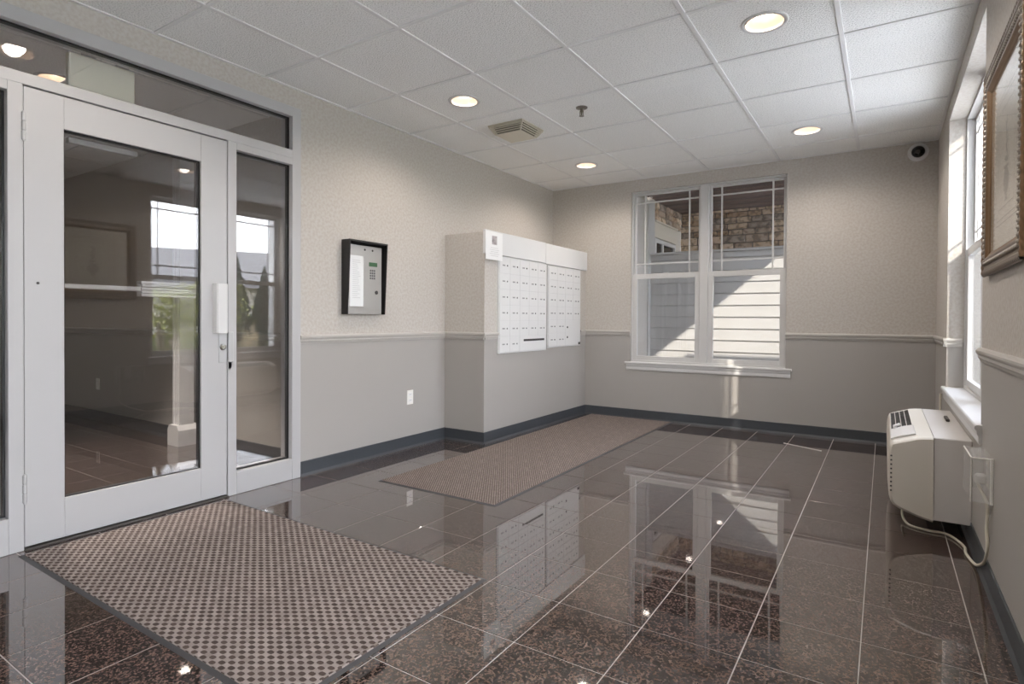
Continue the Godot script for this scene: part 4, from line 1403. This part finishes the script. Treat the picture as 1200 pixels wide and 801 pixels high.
func rope(a: Vector3, b: Vector3, r: float, pitch: float) -> MB:
	var mb := MB.new()
	var d := (b - a).normalized()
	var p := d.cross(Vector3.BACK).normalized()
	var q := p.cross(d)
	var len := (b - a).length()
	var rings := int(len / pitch * 8)
	var seg := 12
	var pos := func(i: int, k: int) -> Vector3:
		var s := len * i / rings
		var t := TAU * k / seg
		var rr := r * (0.93 + 0.1 * cos(2.0 * t - TAU * s / pitch))
		return a + d * s + p * cos(t) * rr + q * sin(t) * rr
	for i in rings:
		for k in seg:
			var v0: Vector3 = pos.call(i, k)
			var v1: Vector3 = pos.call(i, (k + 1) % seg)
			var v2: Vector3 = pos.call(i + 1, (k + 1) % seg)
			var v3: Vector3 = pos.call(i + 1, k)
			mb.face(v0, v1, v2, v3, a + d * (len * (i + 0.5) / rings))
	return mb

func print_image() -> Image:
	var s := 512
	var im := Image.create(s, s, false, Image.FORMAT_RGB8)
	var f := noise(51, 0.02, 4)
	for y in s:
		for x in s:
			var k := f.get_noise_2d(x, y) * 0.04
			im.set_pixel(x, y, Color(0.90 + k, 0.875 + k, 0.82 + k))
	var ink := rgb(138, 124, 104)
	var inner := Rect2i(90, 70, 332, 372)
	for g in [0, 14, 44]:
		var r := inner.grow(-g)
		for e in [Rect2i(r.position, Vector2i(r.size.x, 3)), Rect2i(r.position.x, r.end.y - 3, r.size.x, 3), Rect2i(r.position, Vector2i(3, r.size.y)), Rect2i(r.end.x - 3, r.position.y, 3, r.size.y)]:
			im.fill_rect(e, ink)
	# urn silhouette by half widths
	var dark := rgb(132, 122, 108)
	for y in range(285, 385):
		var t := (y - 285) / 100.0
		var hw := 8.0 + 36.0 * sin(PI * clampf(t * 1.15, 0, 1)) if t < 0.8 else 10.0 + 60.0 * (t - 0.8)
		if t < 0.08: hw = 34.0
		for x in range(int(256 - hw), int(256 + hw)):
			im.set_pixel(x, y, dark.lightened(0.25 * absf(f.get_noise_2d(x * 6, y * 6)) + 0.15 * (x - 256 + hw) / (2 * hw)))
	# stem and leaves
	var rng := RandomNumberGenerator.new()
	rng.seed = 21
	for k in 26:
		var base := Vector2(256 + rng.randf_range(-10, 10), 284 - k * 5.2)
		var dir := Vector2.from_angle(rng.randf_range(-PI + 0.2, -0.2))
		var len := rng.randf_range(18, 42) * (1.1 - k / 40.0)
		for j in 60:
			var t := j / 60.0
			var c := base + dir * len * t
			var hw := 5.0 * sin(PI * t)
			for e in range(-int(hw), int(hw) + 1):
				var p := c + dir.orthogonal() * e
				im.set_pixel(clampi(int(p.x), 0, s - 1), clampi(int(p.y), 0, s - 1), rgb(140, 138, 118).darkened(0.1 * (k % 3)))
	return im

# ---------------------------------------------------------------- planting and neighbours seen mirrored in the door glass
func toward(az: float, dist: float) -> Vector3:
	return Vector3(-6.6 + dist * cos(deg_to_rad(az)), -0.16, -dist * sin(deg_to_rad(az)))

func build_garden() -> void:
	var rng := RandomNumberGenerator.new()
	rng.seed = 12
	for s in [[31.5, 24.0, 3.6, "dark young spruce on the lawn, the taller one"], [33.8, 27.5, 3.5, "dark young spruce on the lawn, the lower one"]]:
		spruce(toward(s[0], s[1]), s[2], s[3], rng)
	for s in [[26.8, 17.0, 2.3, "yellow-green bushy young tree on the lawn, left of the other"], [29.9, 21.5, 2.8, "yellow-green bushy young tree on the lawn, near the spruces"], [20.0, 18.5, 2.5, "yellow-green bushy young tree on the lawn, farthest from the spruces"]]:
		leafy(toward(s[0], s[1]), s[2], s[3], rng)
	var hp := toward(29.0, 52.0)
	var hs := thing("neighbour_house", "low neighbouring building with a grey hipped roof across the lawn", "building", hp)
	hs.rotation.y = deg_to_rad(-60)
	part("walls", MB.new().box(Vector3(-14, 0, -5), Vector3(14, 3.4, 5)), M.beige, hs)
	part("roof", MB.new().prism([Vector2(-5.6, 3.4), Vector2(5.6, 3.4), Vector2(0, 6.6)], Vector3(-14.6, 0, 0), Vector3(29.2, 0, 0), Vector3.BACK, Vector3.UP), M.roof, hs)
	for k in 5:
		part("window", MB.new().box(Vector3(-11.5 + k * 5.2, 1.0, 5.0), Vector3(-9.9 + k * 5.2, 2.5, 5.04)), M.darkgrey, hs)
	for k in 3:
		var at := Vector3(1.0 + 0.14 * k, -0.13, -3.72 - k * 0.66)
		ornamental_grass(at, ["first", "middle", "last"][k] + " clump of ornamental grass with tan plumes outside the right-hand window", rng)

func spruce(at: Vector3, h: float, label: String, rng: RandomNumberGenerator) -> void:
	var t := thing("spruce", label, "tree", at)
	part("trunk", MB.new().lathe(Vector3.ZERO, Vector3.UP, [[0.09, 0.0], [0.05, h * 0.5], [0.01, h * 0.97]], 8), M.bark, t)
	var mb := MB.new()
	for k in 420:
		var f := pow(rng.randf(), 0.75)
		var y := h * (0.06 + 0.93 * f)
		var r := h * 0.27 * (1.0 - f) + 0.05
		var a := rng.randf() * TAU
		var d := Vector3(cos(a), 0, sin(a))
		var sd := Vector3(-sin(a), 0, cos(a))
		var p0 := Vector3(0, y, 0) + d * r * 0.15
		var p1 := Vector3(0, y - r * 0.28, 0) + d * r * rng.randf_range(0.75, 1.05)
		var wd := r * 0.16 + 0.03
		var mid := p0.lerp(p1, 0.55) + Vector3(0, 0.04, 0)
		mb.face(p0, mid + sd * wd, p1, mid - sd * wd, Vector3(0, -50, 0))
		mb.face(p0, mid + Vector3(0, wd * 0.6, 0), p1, mid - Vector3(0, wd * 0.9, 0), Vector3(0, y, 0) - sd * 5)
	part("foliage", mb, M.needle, t).set_meta("kind", "stuff")

func leafy(at: Vector3, h: float, label: String, rng: RandomNumberGenerator) -> void:
	var t := thing("young_tree", label, "tree", at)
	var tr := MB.new()
	tr.tube([Vector3.ZERO, Vector3(0.03, h * 0.3, 0), Vector3(0, h * 0.75, 0.02)], [0.07, 0.05, 0.02], 8)
	for k in 7:
		var a := rng.randf() * TAU
		tr.tube([Vector3(0.02, h * (0.25 + 0.05 * k), 0), Vector3(cos(a) * h * 0.25, h * (0.45 + 0.05 * k), sin(a) * h * 0.25)], [0.025, 0.008], 5)
	part("trunk", tr, M.bark, t)
	var mb := MB.new()
	for k in 1300:
		var d := Vector3(rng.randfn(), rng.randfn(), rng.randfn()).normalized()
		var p := Vector3(0, h * 0.5, 0) + d * Vector3(0.42, 0.5, 0.42) * h * pow(rng.randf(), 0.4) * (0.8 + 0.25 * sin(d.x * 7.0 + d.y * 5.0))
		var u := Vector3(rng.randfn(), rng.randfn(), rng.randfn()).normalized()
		var w := u.cross(Vector3(0.3, 0.8, 0.5)).normalized()
		var s := rng.randf_range(0.05, 0.1)
		mb.face(p - u * s, p + w * s * 0.5, p + u * s, p - w * s * 0.5, p - u.cross(w))
	part("foliage", mb, M.leaf, t).set_meta("kind", "stuff")

func ornamental_grass(at: Vector3, label: String, rng: RandomNumberGenerator) -> void:
	var t := thing("ornamental_grass", label, "grass", at)
	var mb := MB.new()
	for k in 160:
		var a := rng.randf() * TAU
		var d := Vector3(cos(a), 0, sin(a))
		var l := rng.randf_range(0.45, 0.9)
		var lean := rng.randf_range(0.08, 0.3)
		var sd := Vector3(-sin(a), 0, cos(a)) * 0.007
		var p := [Vector3(0, 0, 0) + d * 0.03, d * (0.03 + lean * 0.35) + Vector3(0, l * 0.6, 0), d * (0.03 + lean) + Vector3(0, l, 0)]
		mb.face(p[0] - sd, p[0] + sd, p[1] + sd, p[1] - sd, -d * 4)
		mb.face(p[1] - sd, p[1] + sd, p[2] + sd * 0.2, p[2] - sd * 0.2, -d * 4)
	part("blades", mb, M.blade, t).set_meta("kind", "stuff")
	for k in 9:
		var a := rng.randf() * TAU
		var d := Vector3(cos(a), 0, sin(a))
		var l := rng.randf_range(0.85, 1.2)
		var lean := rng.randf_range(0.05, 0.16)
		var p0 := d * lean * 0.7 + Vector3(0, l * 0.72, 0)
		var p1 := d * lean + Vector3(0, l, 0)
		var st := part("plume", MB.new().tube([p0, p0.lerp(p1, 0.3), p0.lerp(p1, 0.7), p1], [0.008, 0.024, 0.02, 0.003], 7), M.plume, t)
		part("stem", MB.new().tube([d * 0.02, d * lean * 0.4 + Vector3(0, l * 0.4, 0), p0], 0.002, 5), M.plume, st)
